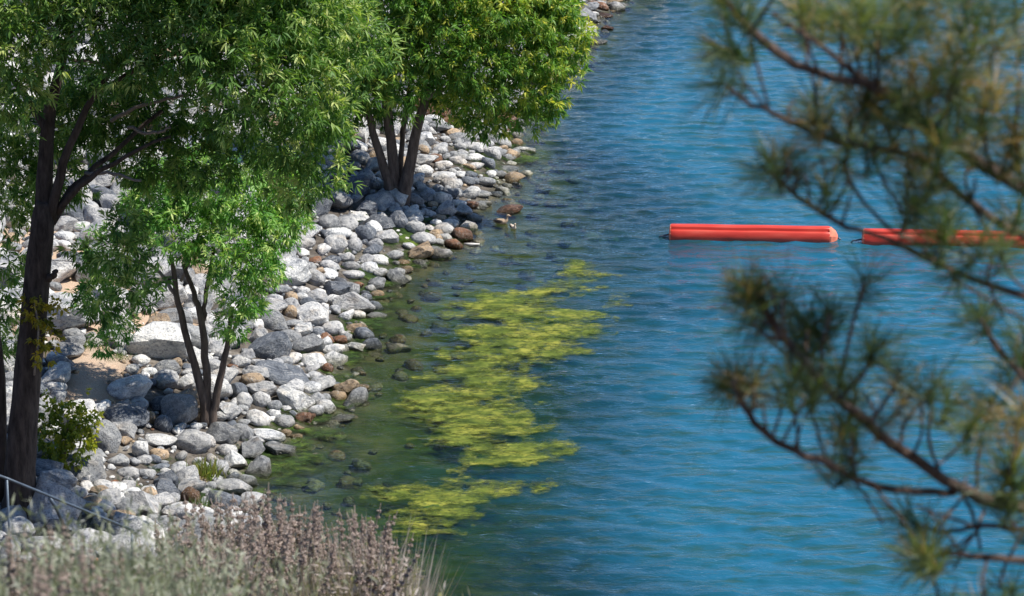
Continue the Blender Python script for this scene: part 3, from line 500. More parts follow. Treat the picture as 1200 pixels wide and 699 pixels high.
for i in single:
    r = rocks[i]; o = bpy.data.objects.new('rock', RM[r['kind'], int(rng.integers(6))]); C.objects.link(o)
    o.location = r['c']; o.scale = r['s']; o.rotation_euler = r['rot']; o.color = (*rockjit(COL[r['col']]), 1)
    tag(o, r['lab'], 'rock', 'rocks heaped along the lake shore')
    if r['label'] and 'mossy green cap' in r['label']: MOSSY = (o, r)
def rotm(e): return np.array(Euler(e).to_matrix())
VV = []; FF = []; CC = []; n0 = 0
def addr(v, f, col):
    global n0
    VV.append(v); FF.append(f + n0); CC.append(np.tile(np.array([*col, 1.0], np.float32), (len(v), 1))); n0 += len(v)
for i in rest:
    r = rocks[i]; v, f = RMV[r['kind'], int(rng.integers(6))]; addr((v * r['s']) @ rotm(r['rot']).T + r['c'], f, rockjit(COL[r['col']]))
def rockstuff(name, label):
    global VV, FF, CC, n0
    me = mesh(name, np.concatenate(VV), np.concatenate(FF), True); a = me.attributes.new('rock_col', 'FLOAT_COLOR', 'POINT'); a.data.foreach_set('color', np.concatenate(CC).ravel())
    tag(link(name, me, M_ROCKS), label, 'rocks', kind='stuff'); VV, FF, CC, n0 = [], [], [], 0
rockstuff('small_rocks', 'the many smaller rocks heaped between the large ones along the shore')
PB = [rockmesh(['round', 'blocky'][j % 2], 1, 300 + j) for j in range(6)]; cnt = 0
for x, y, z, d, px, py in zip(*candidates(30000)):
    if d < -.8 or cnt > 6500 or (d > 9 and rng.random() > .4): continue
    r = rng.uniform(.035, .1); v, f = PB[rng.integers(6)]
    addr((v * np.array([r, r * rng.uniform(.7, 1.1), r * rng.uniform(.5, .8)])) @ rotm((0, 0, rng.uniform(0, 6))).T + (x, y, z + r * .3), f, rockjit(COL[cn[rng.choice(6, p=pw)]])); cnt += 1
for (px, py) in DIRT_PX:                                   # a few pebbles round the sandy patch
    for k in range(5):
        p = G(px + rng.uniform(-9, 9), py + rng.uniform(-6, 6)); r = rng.uniform(.03, .09); v, f = PB[rng.integers(6)]; addr(v * r + p, f, rockjit(COL['tan']))
rockstuff('pebbles', 'pebbles and gravel lying between the shore rocks')
nsub = 0
while nsub < 280:
    x = rng.uniform(-9, 10); y = rng.uniform(66, 125); z_, d_ = Traw(x, y)
    if not (-4.5 < d_ < -.3) or rng.random() > math.exp(d_ * .45): continue
    px, py, _ = proj(np.array([x, y, 0.0]))
    if px > 330 and py > 600 or math.hypot(px - 590, (py - 262) * 1.5) < 30: continue
    r = rng.uniform(.08, .3); v, f = RMV[KINDS[rng.integers(4)], int(rng.integers(6))]; zt = min(float(z_) + r * .3, -.04 - r * .35 if rng.random() > .12 else .02)
    addr((v * np.array([r, r * rng.uniform(.7, 1.1), r * rng.uniform(.45, .7)])) @ rotm((rng.uniform(-.3, .3), rng.uniform(-.3, .3), rng.uniform(0, 6))).T + (x, y, zt), f, rockjit([(.20, .19, .11), (.13, .13, .08), (.26, .2, .12), (.34, .33, .27)][rng.integers(4)])); nsub += 1
rockstuff('bed_stones', 'stones lying under the shallow water along the shore')
# moss cap on one rock: a part of that rock
v, f = ICO[3]; v = v * 1.03; sel = (v[:, 2] > .25 + .35 * vnoise(v[:, 0] * 4, v[:, 1] * 4, 3)) & (v[:, 0] < .45); ff = np.array([t for t in f if sel[t].all()])
us = np.unique(ff); vm = RM[MOSSY[0].data.name if False else ('angular', 0)].vertices if False else None
rv = np.array([q.co[:] for q in MOSSY[0].data.vertices]); mm = np.zeros(len(v), int); mm[us] = np.arange(len(us))
link('moss_cap', mesh('moss_cap', rv[us] * 1.04, mm[ff], True), M_MOSS, MOSSY[0])
# ------------------------------------------------------------------ leaves and trees
def unit(a): return a / (np.linalg.norm(a, axis=-1, keepdims=True) + 1e-9)
def leaf_arrays(base, dirs, L_, W_, fold=.25, droop=.25):
    n = len(base); dirs = unit(dirs); rnd = unit(rng.normal(size=(n, 3)) + np.array([0, 0, .8])); side = unit(np.cross(dirs, rnd)); nrm = np.cross(side, dirs); nrm *= np.sign(nrm[:, 2:3] + 1e-6)
    L_ = np.broadcast_to(L_, (n,))[:, None]; W_ = np.broadcast_to(W_, (n,))[:, None]
    mid = base + dirs * L_ * .42 + nrm * W_ * fold
    tip = base + dirs * L_ - np.array([0, 0, 1.]) * L_ * droop * .5
    V = np.stack([base, mid + side * W_ * .5, tip, mid - side * W_ * .5, base + dirs * L_ * .45], 1).reshape(-1, 3)
    i = np.arange(n) * 5; F = np.stack([np.stack([i, i + 1, i + 4], 1), np.stack([i + 1, i + 2, i + 4], 1), np.stack([i + 2, i + 3, i + 4], 1), np.stack([i + 3, i, i + 4], 1)], 1).reshape(-1, 3)
    return V, F
def leafmesh(name, V, F, tint, per, m, parent):
    o = obj(name, V, F, m, parent, False); a = o.data.attributes.new('tint', 'FLOAT', 'FACE'); a.data.foreach_set('value', np.repeat(np.clip(tint, 0, 1), per).astype(np.float32)[:len(o.data.polygons)]); return o
def crown(blobs, Y0, leafL, leafW, dens, m_leaves, tintf, shade_back=True):
    B = []; Dd = []; Tn = []; LL = []
    for (px, py, rp, dy) in blobs:
        c = D(px, py, Y0 + dy); s = FPX / ((c - CAM) @ FW); r = rp / s; nC = int(dens * (2.0 if py < 20 and dy >= 0 else 1) * 4 * math.pi * r * r / (leafL * leafL))  # leaves doubled in high blobs, added to shade the crown below
        u = unit(rng.normal(size=(nC, 3))); rad = r * rng.uniform(.25, 1.0, nC) ** .5
        lump = .55 + .95 * vnoise(u[:, 0] * 2.6 + px, u[:, 2] * 2.6 + u[:, 1] * 2.0, int(rp)) ** 1.2
        pts = c + u * (rad * lump)[:, None] * np.array([1, 1.05, .92]); cd = unit(u * .8 + rng.normal(0, .5, (nC, 3)) + np.array([0, 0, .05]))
        ct = rng.normal(.45, .24, nC) + .1 * u[:, 2] + tintf(px, py)  # wide tint spread and lighter tops put sunlit clusters into the leaf colour
        M = m_leaves; cdR = np.repeat(cd, M, 0); t = unit(rng.normal(size=(nC * M, 3))); dl = unit(cdR * .75 + t * .9 - np.array([0, 0, .28]))
        along = rng.uniform(0, .7, nC * M)[:, None] * leafL
        B.append(np.repeat(pts, M, 0) + cdR * along + t * leafL * .08); Dd.append(dl); Tn.append(np.repeat(ct, M) + rng.normal(0, .1, nC * M)); LL.append(np.repeat(rng.uniform(.75, 1.15, nC), M) * rng.uniform(.7, 1.1, nC * M) * leafL)
    B, Dd, Tn, LL = map(np.concatenate, (B, Dd, Tn, LL)); V, F = leaf_arrays(B, Dd, LL, LL * leafW); return V, F, Tn
def px_tube(pts, Y0, n=14, seg=10, jit=.01, wob=.12):           # pts: px, py, dy, diameter px
    q = resample([[*D(x, y, Y0 + dy), d] for x, y, dy, d in pts], n, 0); q[1:-1, :3] += rng.normal(0, jit, (n - 2, 3)); f = (q[:, :3] - CAM) @ FW
    return tube(q[:, :3], q[:, 3] / 2 * f / FPX, seg, wob)
def tree(name, label, base_px, trunks, limbs, blobs, bark, lm, leafL, leafW, dens, ml, tintf, cat='tree'):
    b = G(*base_px); Y0 = b[1]; root = empty(name, b - np.array([0, 0, .1]), label, cat)
    for tpts in trunks: obj('trunk', *px_tube(tpts, Y0, 22, 14, .012), bark, root, True)
    for l in limbs: obj('limb', *px_tube(l, Y0, 12, 7, .02), l_bark if (l_bark := (M_TWIG if l[0][3] < 6 else bark)) else bark, root, True)
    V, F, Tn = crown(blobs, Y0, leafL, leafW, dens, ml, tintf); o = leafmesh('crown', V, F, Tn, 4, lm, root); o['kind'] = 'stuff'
    return root, Y0
big, YB = tree('broadleaf_tree', 'large shade tree with a thick dark forked trunk at the left edge', (22, 608),
     [[(20, 625, 0, 46), (22, 590, 0, 38), (27, 500, 0, 33), (36, 400, 0, 31), (44, 320, 0, 30), (51, 265, 0, 29), (54, 235, 0, 24)]],
     [[(50, 262, 0, 24), (50, 200, .1, 20), (55, 145, .2, 17), (66, 100, .3, 13), (76, 60, .4, 10), (86, 10, .4, 8)], [(54, 150, .2, 12), (40, 125, .4, 10), (25, 105, .6, 8), (5, 80, .8, 6)], [(60, 258, 0, 14), (70, 200, -.2, 11), (84, 160, -.3, 9), (110, 110, -.4, 8), (150, 60, -.6, 5)], [(60, 262, 0, 12), (82, 222, .3, 9), (105, 205, .5, 7), (135, 175, .8, 6), (190, 130, 1, 4.5)],
      [(66, 248, 0, 10), (100, 212, -.4, 7), (150, 180, -.8, 5), (200, 160, -1, 3.5)], [(130, 142, 1, 5), (160, 125, .8, 4.5), (195, 116, .6, 4), (222, 112, .3, 3)], [(80, 70, .4, 4.5), (105, 70, .2, 4), (130, 82, .1, 3)], [(100, 203, .5, 5), (130, 202, 0, 4), (165, 212, -.3, 3)], [(150, 150, 0, 4.5), (175, 158, -.2, 4), (200, 150, -.3, 3)], [(110, 110, -.4, 7), (200, 60, -.8, 5), (300, 60, -1, 4)],
      [(0, 590, .5, 12), (3, 540, .5, 12), (2, 480, .5, 12), (-4, 380, .5, 11), (-10, 250, .5, 8)], [(40, 330, 0, 10), (62, 326, -.2, 8), (66, 318, -.3, 5.9)]],
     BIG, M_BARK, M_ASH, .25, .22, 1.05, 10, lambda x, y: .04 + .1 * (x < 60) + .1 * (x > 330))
young, YY = tree('young_tree', 'young tree with three slim trunks and a bright leafy crown among the rocks', (245, 500),
     [[(243, 508, 0, 15), (240, 470, 0, 11), (224, 415, 0, 9), (212, 372, 0, 8), (206, 345, 0, 7), (200, 300, 0, 5)], [(246, 508, .05, 14), (243, 460, .05, 10), (240, 410, .05, 9), (236, 370, .05, 8), (226, 340, 0, 6), (215, 310, 0, 5)], [(247, 508, .02, 12), (253, 465, -.05, 9), (262, 425, -.1, 8), (268, 398, -.1, 6), (272, 360, -.1, 5)]],
     [[(238, 376, .05, 6), (242, 340, .1, 5), (250, 290, .1, 4)], [(206, 345, 0, 5), (180, 310, .3, 4), (135, 300, .6, 3)], [(268, 398, -.1, 4), (290, 350, -.4, 3), (305, 310, -.3, 2.5)], [(212, 330, 0, 4), (240, 260, .1, 3), (300, 230, 0, 2.5)]],
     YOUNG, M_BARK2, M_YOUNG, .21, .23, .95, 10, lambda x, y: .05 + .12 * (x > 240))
fork, YF = tree('forked_tree', 'tree with four dark stems splitting from one base above the waterline', (463, 236),
     [[(462, 242, 0, 22), (455, 212, 0, 12), (446, 185, 0, 10), (438, 160, 0, 9), (433, 140, 0, 8), (425, 100, 0, 6)], [(464, 242, .05, 16), (463, 210, .05, 12), (459, 175, .05, 12), (455, 140, .05, 12), (452, 118, .05, 10), (448, 80, 0, 7)], [(467, 240, .1, 10), (469, 200, .3, 7), (471, 165, .4, 6), (475, 135, .5, 6), (480, 100, .5, 5)], [(470, 242, -.05, 20), (478, 205, -.1, 14), (487, 160, -.1, 12), (496, 122, -.1, 11), (505, 80, -.1, 8)]],
     [[(505, 80, -.1, 7), (540, 60, -.4, 5), (600, 60, -.4, 4)], [(496, 118, -.1, 5), (530, 100, -.5, 4), (575, 120, -.6, 3)], [(448, 80, 0, 6), (430, 40, -.3, 4), (410, 20, -.4, 3)], [(480, 100, .5, 5), (500, 50, .4, 4), (520, 0, 0, 3)], [(540, 60, -.4, 4), (600, 95, -.4, 3), (640, 100, 0, 2)], [(433, 140, 0, 5), (405, 120, -.2, 4), (395, 100, -.4, 3)]],
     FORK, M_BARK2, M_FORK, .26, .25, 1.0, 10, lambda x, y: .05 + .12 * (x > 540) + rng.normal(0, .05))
# ------------------------------------------------------------------ small plants
def leafy(name, label, cat, blobs, Y0, base, leafL, leafW, m, dens, ml, stems, tb=0.0):
    root = empty(name, base, label, cat)
    for s_ in stems: obj('stem', *px_tube(s_, Y0, 8, 5, .01), M_TWIG, root, True)
    V, F, Tn = crown(blobs, Y0, leafL, leafW, dens, ml, lambda x, y: tb); o = leafmesh('foliage', V, F, Tn, 4, m, root); o['kind'] = 'stuff'
b = G(78, 556)
leafy('leafy_shrub', 'yellow green leafy shrub growing beside the thick left trunk', 'shrub', [(80, 490, 26, 0), (60, 515, 22, .1), (95, 520, 20, -.1), (72, 540, 20, 0), (102, 495, 17, 0), (55, 480, 16, .1)], b[1], b, .16, .6, M_SHRUB, .55, 6, [[(78, 560, 0, 3), (76, 530, 0, 3), (80, 490, 0, 2)], [(78, 556, 0, 3), (92, 530, 0, 2), (98, 500, 0, 2)]], .1)
b = D(44, 430, YB - .3)
leafy('climbing_vine', 'yellowing vine clinging to the thick left trunk', 'vine', [(46, 370, 17, 0), (54, 395, 16, 0), (38, 355, 13, 0), (50, 420, 11, 0), (66, 360, 10, .1)], YB - .45, b, .16, .5, M_VINE, .5, 6, [[(40, 440, 0, 2.5), (46, 400, 0, 2.5), (40, 350, 0, 2)]], .15)
def bladeset(root, name, m, pts, L_, W_, spread, tint0=.5, up=1.0):
    n = len(pts); d = unit(np.stack([rng.normal(0, spread, n), rng.normal(0, spread, n), np.full(n, up)], 1)); Ln = rng.uniform(.6, 1.1, n) * L_
    V, F = leaf_arrays(pts, d, Ln, W_, .1, .15 + spread * .4); return leafmesh(name, V, F, np.clip(rng.normal(tint0, .22, n), 0, 1), 4, m, root)
for px, py, L_, n_, sp_, m_, t0_, lab in ((240, 563, .75, 130, .28, M_GRASS, .75, 'dry yellow grass tuft standing on the rocks below the young tree'), (152, 572, .3, 70, .6, M_GRASS, .3, 'small green weed between rocks left of the dark blue-grey block'), (20, 440, .8, 200, .45, M_SAGE, .5, 'pale sage green bush behind the thick left trunk'), (100, 408, .4, 90, .7, M_GRASS, .25, 'low green weed at the top of the sandy patch'), (536, 150, .8, 120, .4, M_GRASS, .5, 'yellow green grass clump right of the forked tree'), (556, 152, .7, 120, .4, M_GRASS, .35, 'green grass clump at the waterline under the forked tree crown'), (232, 600, .5, 110, .35, M_GRASS, .2, 'bright green grass by the water behind the dry flowers'), (85, 385, .5, 90, .6, M_SAGE, .4, 'grey green weed behind the sandy patch'), (140, 420, .35, 70, .7, M_GRASS, .2, 'dark green weed beside the big speckled boulder')):
    b = G(px, py); root = empty('grass_tuft', b, lab, 'plant', 'plants growing among the shore rocks')
    pts = b + np.stack([rng.normal(0, .16, n_), rng.normal(0, .16, n_), np.full(n_, -.02)], 1)
    bladeset(root, 'blades', m_, pts, L_, L_ * .045, sp_, t0_)['kind'] = 'stuff'
# ------------------------------------------------------------------ boom floats
def float_log(a, b_, label):
    a = np.array(a); b_ = np.array(b_); L_ = np.linalg.norm(b_ - a); ang = math.atan2(b_[1] - a[1], b_[0] - a[0]); r = .345
    root = empty('boom_float', (a + b_) / 2, label, 'buoy', 'red boom floats in a line on the lake'); root.rotation_euler = (0, 0, ang)
    n = 72; th = np.arange(n) * 2 * math.pi / n; rr = np.full(n, r)
    for c_ in (R(-128), R(-52), R(52), R(128)): rr -= .09 * np.exp(-((np.angle(np.exp(1j * (th - c_)))) / .12) ** 2)    # moulded grooves
    rr += .02 * np.exp(-((np.angle(np.exp(1j * (th - R(-64) )))) / .05) ** 2) * 0
    ys = -np.sin(th + R(90)) ; prof = np.stack([rr * np.cos(th), rr * np.sin(th)], 1); xs = np.r_[-L_ / 2, np.linspace(-L_ / 2 + .03, L_ / 2 - .03, 24), L_ / 2]; V = []; F = []
    for i, x in enumerate(xs):
        k = .96 if i in (0, len(xs) - 1) else 1
        for p in prof: V.append((x, p[0] * k, p[1] * k + .004 * math.sin(x * 3)))
    for i in range(len(xs) - 1):
        for k in range(n): F.append((i * n + k, i * n + (k + 1) % n, (i + 1) * n + (k + 1) % n, (i + 1) * n + k))
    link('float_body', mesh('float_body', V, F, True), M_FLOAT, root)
    for sgn in (-1, 1):                                     # faceted end caps
        V = []; F = []; m_ = 10
        for x, k in (((0, .985), (.06, .96), (.2, .62), (.27, .2)) if sgn > 0 else ((0, .985), (.03, .95), (.055, .7), (.07, .2))):
            for j in range(m_): t = 2 * math.pi * (j + .5) / m_; V.append((sgn * (L_ / 2 - .01 + x), k * r * math.cos(t), k * r * math.sin(t)))
        for i in range(3):
            for j in range(m_): f = (i * m_ + j, i * m_ + (j + 1) % m_, (i + 1) * m_ + (j + 1) % m_, (i + 1) * m_ + j); F.append(f if sgn > 0 else f[::-1])
        F.append(tuple(3 * m_ + j for j in range(m_)) if sgn > 0 else tuple(3 * m_ + j for j in range(m_))[::-1])
        cap_ = link('end_cap', mesh('end_cap', V, F), M_CAP, root)
        v, f = tube([(sgn * (L_ / 2 + (.24 if sgn > 0 else .05)), 0, 0), (sgn * (L_ / 2 + .34), 0, -.06), (sgn * (L_ / 2 + .45), 0, -.2)], .025, 8); link('coupling_cable', mesh('coupling_cable', v, f, True), M_STEEL, root)
Z_ = .09
float_log(P(786, 275, Z_), P(972, 278, Z_), 'red float left of the gap in the floating boom, fully in view')
float_log(P(1012, 280.5, Z_), P(1206, 284, Z_), 'red float right of the gap in the boom, half behind pine branches')
# ------------------------------------------------------------------ ducks
def duck(px, py, yaw, sc, label, pale):
    b = P(px, py, 0); root = empty('duck', b, label, 'duck', 'ducks by the shore'); root.rotation_euler = (0, 0, yaw); root.scale = (sc,) * 3
    sp = [(-.30, .11, .012, .008), (-.25, .10, .045, .022), (-.18, .085, .08, .055), (-.08, .07, .105, .085), (.02, .06, .112, .095), (.11, .065, .098, .095), (.165, .095, .07, .075), (.19, .14, .046, .05), (.198, .19, .036, .038), (.203, .225, .037, .04), (.215, .255, .043, .043), (.24, .272, .042, .04), (.268, .27, .03, .03), (.285, .262, .014, .016)]
    path = np.array([(x, 0, z) for x, z, _, _ in sp]); tan = np.gradient(path, axis=0); n = 16; V = []; F = []
    for i, (x, z, w, h) in enumerate(sp):
        t = tan[i] / np.linalg.norm(tan[i]); u = np.array([-t[2], 0, t[0]]); 
        for k in range(n): a_ = 2 * math.pi * k / n; V.append(path[i] + np.array([0, 1, 0]) * w * math.cos(a_) + u * h * math.sin(a_))
    for i in range(len(sp) - 1):
        for k in range(n): F.append((i * n + k, i * n + (k + 1) % n, (i + 1) * n + (k + 1) % n, (i + 1) * n + k))
    F += [tuple(range(n))[::-1], tuple((len(sp) - 1) * n + k for k in range(n))]
    link('body', mesh('body', V, F, True), M_DUCKPALE if pale else M_DUCK, root)
    for s in (-1, 1):
        v, f = ICO[2]; v = v * np.array([.15, .022, .055]); v[:, 2] += -.35 * (v[:, 0] + .0) * .2; v[:, 1] *= 1; v = v + np.array([-.07, s * .102, .095]); link('wing', mesh('wing', v, f, True), M_DUCKDARK, root)
        v, f = ICO[1]; link('eye', mesh('eye', v * .007 + np.array([.252, s * .037, .28]), f, True), M_EYE, root)
    v, f = tube([(.275, 0, .265), (.30, 0, .258), (.335, 0, .252)], [.02, .017, .012], 8); v = np.array(v); v[:, 2] = .258 + (v[:, 2] - .258) * .55; link('bill', mesh('bill', v, f, True), M_BILL, root)
    v, f = ICO[1]; link('tail', mesh('tail', v * np.array([.07, .045, .012]) + np.array([-.30, 0, .12]), f, True), M_DUCKPALE, root)
duck(587, 262, R(-8), 1.0, 'brown speckled duck facing right beside the rust brown rock', False)
duck(601.5, 268, R(-70), .72, 'smaller pale duck with upright neck in front of the speckled duck', True)
# floating white feather-like stick and pale foam bit near the shore
v, f = tube([P(544, 286, .03), P(552, 286.6, .04), P(562, 286.2, .03)], [.03, .05, .02], 7); tag(obj('driftwood_stick', v, f, simple('bleached_wood', (.6, .57, .52), .8, .2, 8), None, True), 'short pale stick floating by the shore left below the ducks', 'stick')
# ------------------------------------------------------------------ handrail on the slope
YR = 27.0; root_p = D(8, 600, YR); hr = empty('handrail', (root_p[0], YR, float(T(np.array([root_p[0]]), np.array([YR]))[0])), 'grey metal handrail sloping down through the dry plants at lower left', 'handrail')
rail = [D(x, y, YR + dy) for x, y, dy in ((-40, 556, -.6), (0, 558, 0), (8, 561, 0), (45, 576, .2), (81, 591, .4), (130, 611, .7), (156, 622, .9))]
obj('top_rail', *tube(rail, .013, 10), M_STEEL, hr, True)
for px, py, dy in ((8, 561, 0), (154, 621, .9), (-30, 557, -.5)):
    t = D(px, py, YR + dy); g = float(T(t[0:1], t[1:2])[0]); obj('post', *tube([t - np.array([0, 0, .012]), (t[0], t[1], g - .1)], .011, 10), M_STEEL, hr, True)
t = D(58, 583, YR + .28); obj('brace', *tube([t, t + np.array([.05, .05, -.12]), t + np.array([.12, .1, -.35])], .018, 8), M_STEEL, hr, True)
# ------------------------------------------------------------------ dry flowering bushes in the foreground
def spike_mesh(seed, nw):
    r = np.random.default_rng(seed); V = []; F = []; tint = []
    st = 1.0 / 1.0; Lh = nw * .032
    v, f = tube([(0, 0, -.55), (.01 * r.normal(), 0, -.25), (0, 0, 0), (0, 0, Lh)], [.004, .0036, .003, .002], 5); V += list(map(tuple, v)); F += f; tint += [.75] * len(f)
    for k in range(nw):
        z = k * .032 + r.uniform(-.004, .004); R_ = .0165 * (1 - .45 * k / nw) * r.uniform(.8, 1.2); nb = 11
        for j in range(nb):
            a_ = 2 * math.pi * (j + r.uniform(-.3, .3)) / nb; el = r.uniform(-.4, .9); d = np.array([math.cos(a_) * math.cos(el), math.sin(a_) * math.cos(el), math.sin(el)]); c = np.array([0, 0, z]); s = np.cross(d, (0, 0, 1)); s /= np.linalg.norm(s) + 1e-6; u = np.cross(s, d); w = R_ * .42; o = len(V)
            V += [tuple(c + d * R_ * .15), tuple(c + d * R_ * .75 + s * w), tuple(c + d * R_ * .75 + u * w), tuple(c + d * R_ * .75 - s * w), tuple(c + d * R_ * .75 - u * w), tuple(c + d * R_ * 1.25)]
            tt = r.uniform(.15, .95)
            for a2, b2 in ((1, 2), (2, 3), (3, 4), (4, 1)): F += [(o, o + b2, o + a2), (o + 5, o + a2, o + b2)]; tint += [tt, tt]
    me = mesh('flower_spike', V, F); me.materials.append(M_WHORL); a = me.attributes.new('tint', 'FLOAT', 'FACE'); a.data.foreach_set('value', np.array(tint, np.float32)); return me
SPK = [spike_mesh(50 + k, nw) for k, nw in enumerate((5, 6, 7, 8, 9, 10))]
def envelope(x): return float(np.interp(x, [0, 60, 120, 170, 200, 240, 275, 310, 340, 370, 400, 430, 455, 475, 490, 505], [600, 606, 620, 612, 600, 590, 585, 578, 584, 598, 606, 600, 608, 630, 655, 690]))
bush_defs = [(215, 19.0, 34, 46), (262, 19.8, 30, 46), (312, 18.8, 38, 48), (362, 19.5, 34, 46), (408, 18.5, 34, 46), (440, 19.3, 30, 30), (340, 17.3, 30, 80), (240, 16.8, 28, 60), (430, 17.1, 26, 46)]
BL = ['brown dry flowering bush at the right end of the handrail', 'brown dry flowering bush in front of the dry grass tuft', 'brown dry flowering bush with the tallest spikes before the flat white rock', 'brown dry flowering bush against the dark shallows', 'brown dry flowering bush left of the last one against the water', 'brown dry flowering bush farthest right, spikes against the water', 'brown dry flowering bush nearest the camera at the bottom middle', 'brown dry flowering bush near the camera between sage and taller spikes', 'brown dry flowering bush near the camera at the lower right of the clump']
for bi, (bx_, bY, ns, sd) in enumerate(bush_defs):
    c = D(bx_, 690, bY); g = float(T(c[0:1], c[1:2])[0]); root = empty('dry_flower_bush', (c[0], bY, g), BL[bi], 'bush', 'dry flowering bushes in the foreground'); rl = np.array(root.location)
    for k in range(ns):
        x = bx_ + rng.normal(0, sd * .5); y = envelope(x) - 8 + abs(rng.normal(0, 1)) * 42 + rng.uniform(0, 10) + max(0, (18.8 - bY)) * 18; dY = rng.normal(0, .3); me = SPK[rng.integers(6)]; sc = rng.uniform(1.35, 1.85)
        tip = D(x, y, bY + dY); nw = me.vertices[-1].co.z
        o = bpy.data.objects.new('flower_spike', me); C.objects.link(o); o.parent = root; o.scale = (sc,) * 3; tl = (rng.normal(0, .16), rng.normal(0, .17), rng.uniform(0, 6)); o.rotation_euler = tl
        o.location = tip - np.array([0, 0, nw * sc]) - rl
    nS = 230; th = rng.uniform(0, 6.28, nS); rad = rng.uniform(0, 1, nS) ** .5 * .34; pts = np.stack([c[0] + rad * np.cos(th), bY + rad * np.sin(th), np.full(nS, g - .03)], 1)
    dirs = np.stack([np.cos(th) * rad * .8 + rng.normal(0, .12, nS), np.sin(th) * rad * .8 + rng.normal(0, .12, nS), np.full(nS, 1.0)], 1); V, F = leaf_arrays(pts, dirs, rng.uniform(.4, .75, nS), .009, .05, .1); parts_ = [(V, F, rng.normal(.5, .25, nS))]
    nS = 650; th = rng.uniform(0, 6.28, nS); rad = rng.uniform(0, 1, nS) ** .5 * .3; pts = np.stack([c[0] + rad * np.cos(th), bY + rad * np.sin(th), g + rng.uniform(.02, .45, nS)], 1)
    dirs = np.stack([np.cos(th) * .5 + rng.normal(0, .5, nS), np.sin(th) * .5 + rng.normal(0, .5, nS), rng.uniform(.1, 1.2, nS)], 1); V2, F2 = leaf_arrays(pts, dirs, rng.uniform(.04, .10, nS), .014, .1, .3)
    leafmesh('stems', V, F, parts_[0][2], 4, M_DRY, root)['kind'] = 'stuff'; leafmesh('foliage', V2, F2, rng.normal(.45, .25, nS), 4, M_SAGE if bi % 3 == 0 else M_DRY, root)['kind'] = 'stuff'
SB = [(20, 10.2, 606, .5, 'greenish sage bush at the lower left corner of the photo'), (75, 11.2, 608, .45, 'grey green sage bush under the upper end of the handrail'), (130, 10.4, 624, .5, 'grey green sage bush below the middle of the handrail'), (185, 11.8, 628, .5, 'grey green sage bush at the left side of the brown flowers'), (60, 8.2, 640, .4, 'blurred green sage bush nearest the camera at bottom left'), (165, 8.6, 664, .3, 'blurred grey sage bush nearest the camera at bottom, right of the green one'), (515, 13.6, 699, .75, 'low grey fuzzy bush at the bottom right of the brown flowers'), (270, 10.0, 670, .6, 'grey sage bush at the bottom between green sage and brown flowers')]
for (bx_, bY, top, t0, lab) in SB:
    c = D(bx_, 690, bY); g = float(T(c[0:1], c[1:2])[0]); tp = D(bx_, top, bY)[2]; Hh = tp - g; root = empty('sage_bush', (c[0], bY, g), lab, 'bush', 'sage bushes in the foreground')
    nS = 420; th = rng.uniform(0, 6.28, nS); rad = rng.uniform(0, 1, nS) ** .5 * (.3 if bx_ < 400 else .13); pts = np.stack([c[0] + rad * np.cos(th), bY + rad * np.sin(th), np.full(nS, g - .03)], 1)
    dirs = np.stack([np.cos(th) * rad * .5 + rng.normal(0, .1, nS), np.sin(th) * rad * .5 + rng.normal(0, .1, nS), np.full(nS, 1.0)], 1); Ln = rng.uniform(.6, 1.05, nS) * Hh; V, F = leaf_arrays(pts, dirs, Ln, .007, .05, .08)
    o = leafmesh('stems', V, F, rng.normal(t0 + .1, .2, nS), 4, M_SAGE if bx_ < 400 else M_DRY, root); o['kind'] = 'stuff'
    m_ = 7; tpos = np.repeat(np.arange(nS), m_); fr_ = rng.uniform(.35, 1.0, nS * m_); P0 = pts[tpos] + unit(dirs)[tpos] * (Ln[tpos] * fr_)[:, None]; d2 = unit(dirs)[tpos] * .8 + rng.normal(0, .5, (nS * m_, 3))
    V, F = leaf_arrays(P0, d2, rng.uniform(.03, .075, nS * m_), .009, .1, .2); o = leafmesh('foliage', V, F, rng.normal(t0, .25, nS * m_), 4, M_SAGE if bx_ < 400 else M_DRY, root); o['kind'] = 'stuff'
    if bx_ < 300:
        for k in range(12):
            x = bx_ + rng.normal(0, 22); tip = D(x, top + 14 + abs(rng.normal(0, 22)), bY + rng.normal(0, .2)); me = SPK[rng.integers(4)]; o = bpy.data.objects.new('flower_spike', me); C.objects.link(o); o.parent = root; o.location = tip - np.array(root.location) - np.array([0, 0, .2]); o.rotation_euler = (rng.normal(0, .1), rng.normal(0, .12), 1)
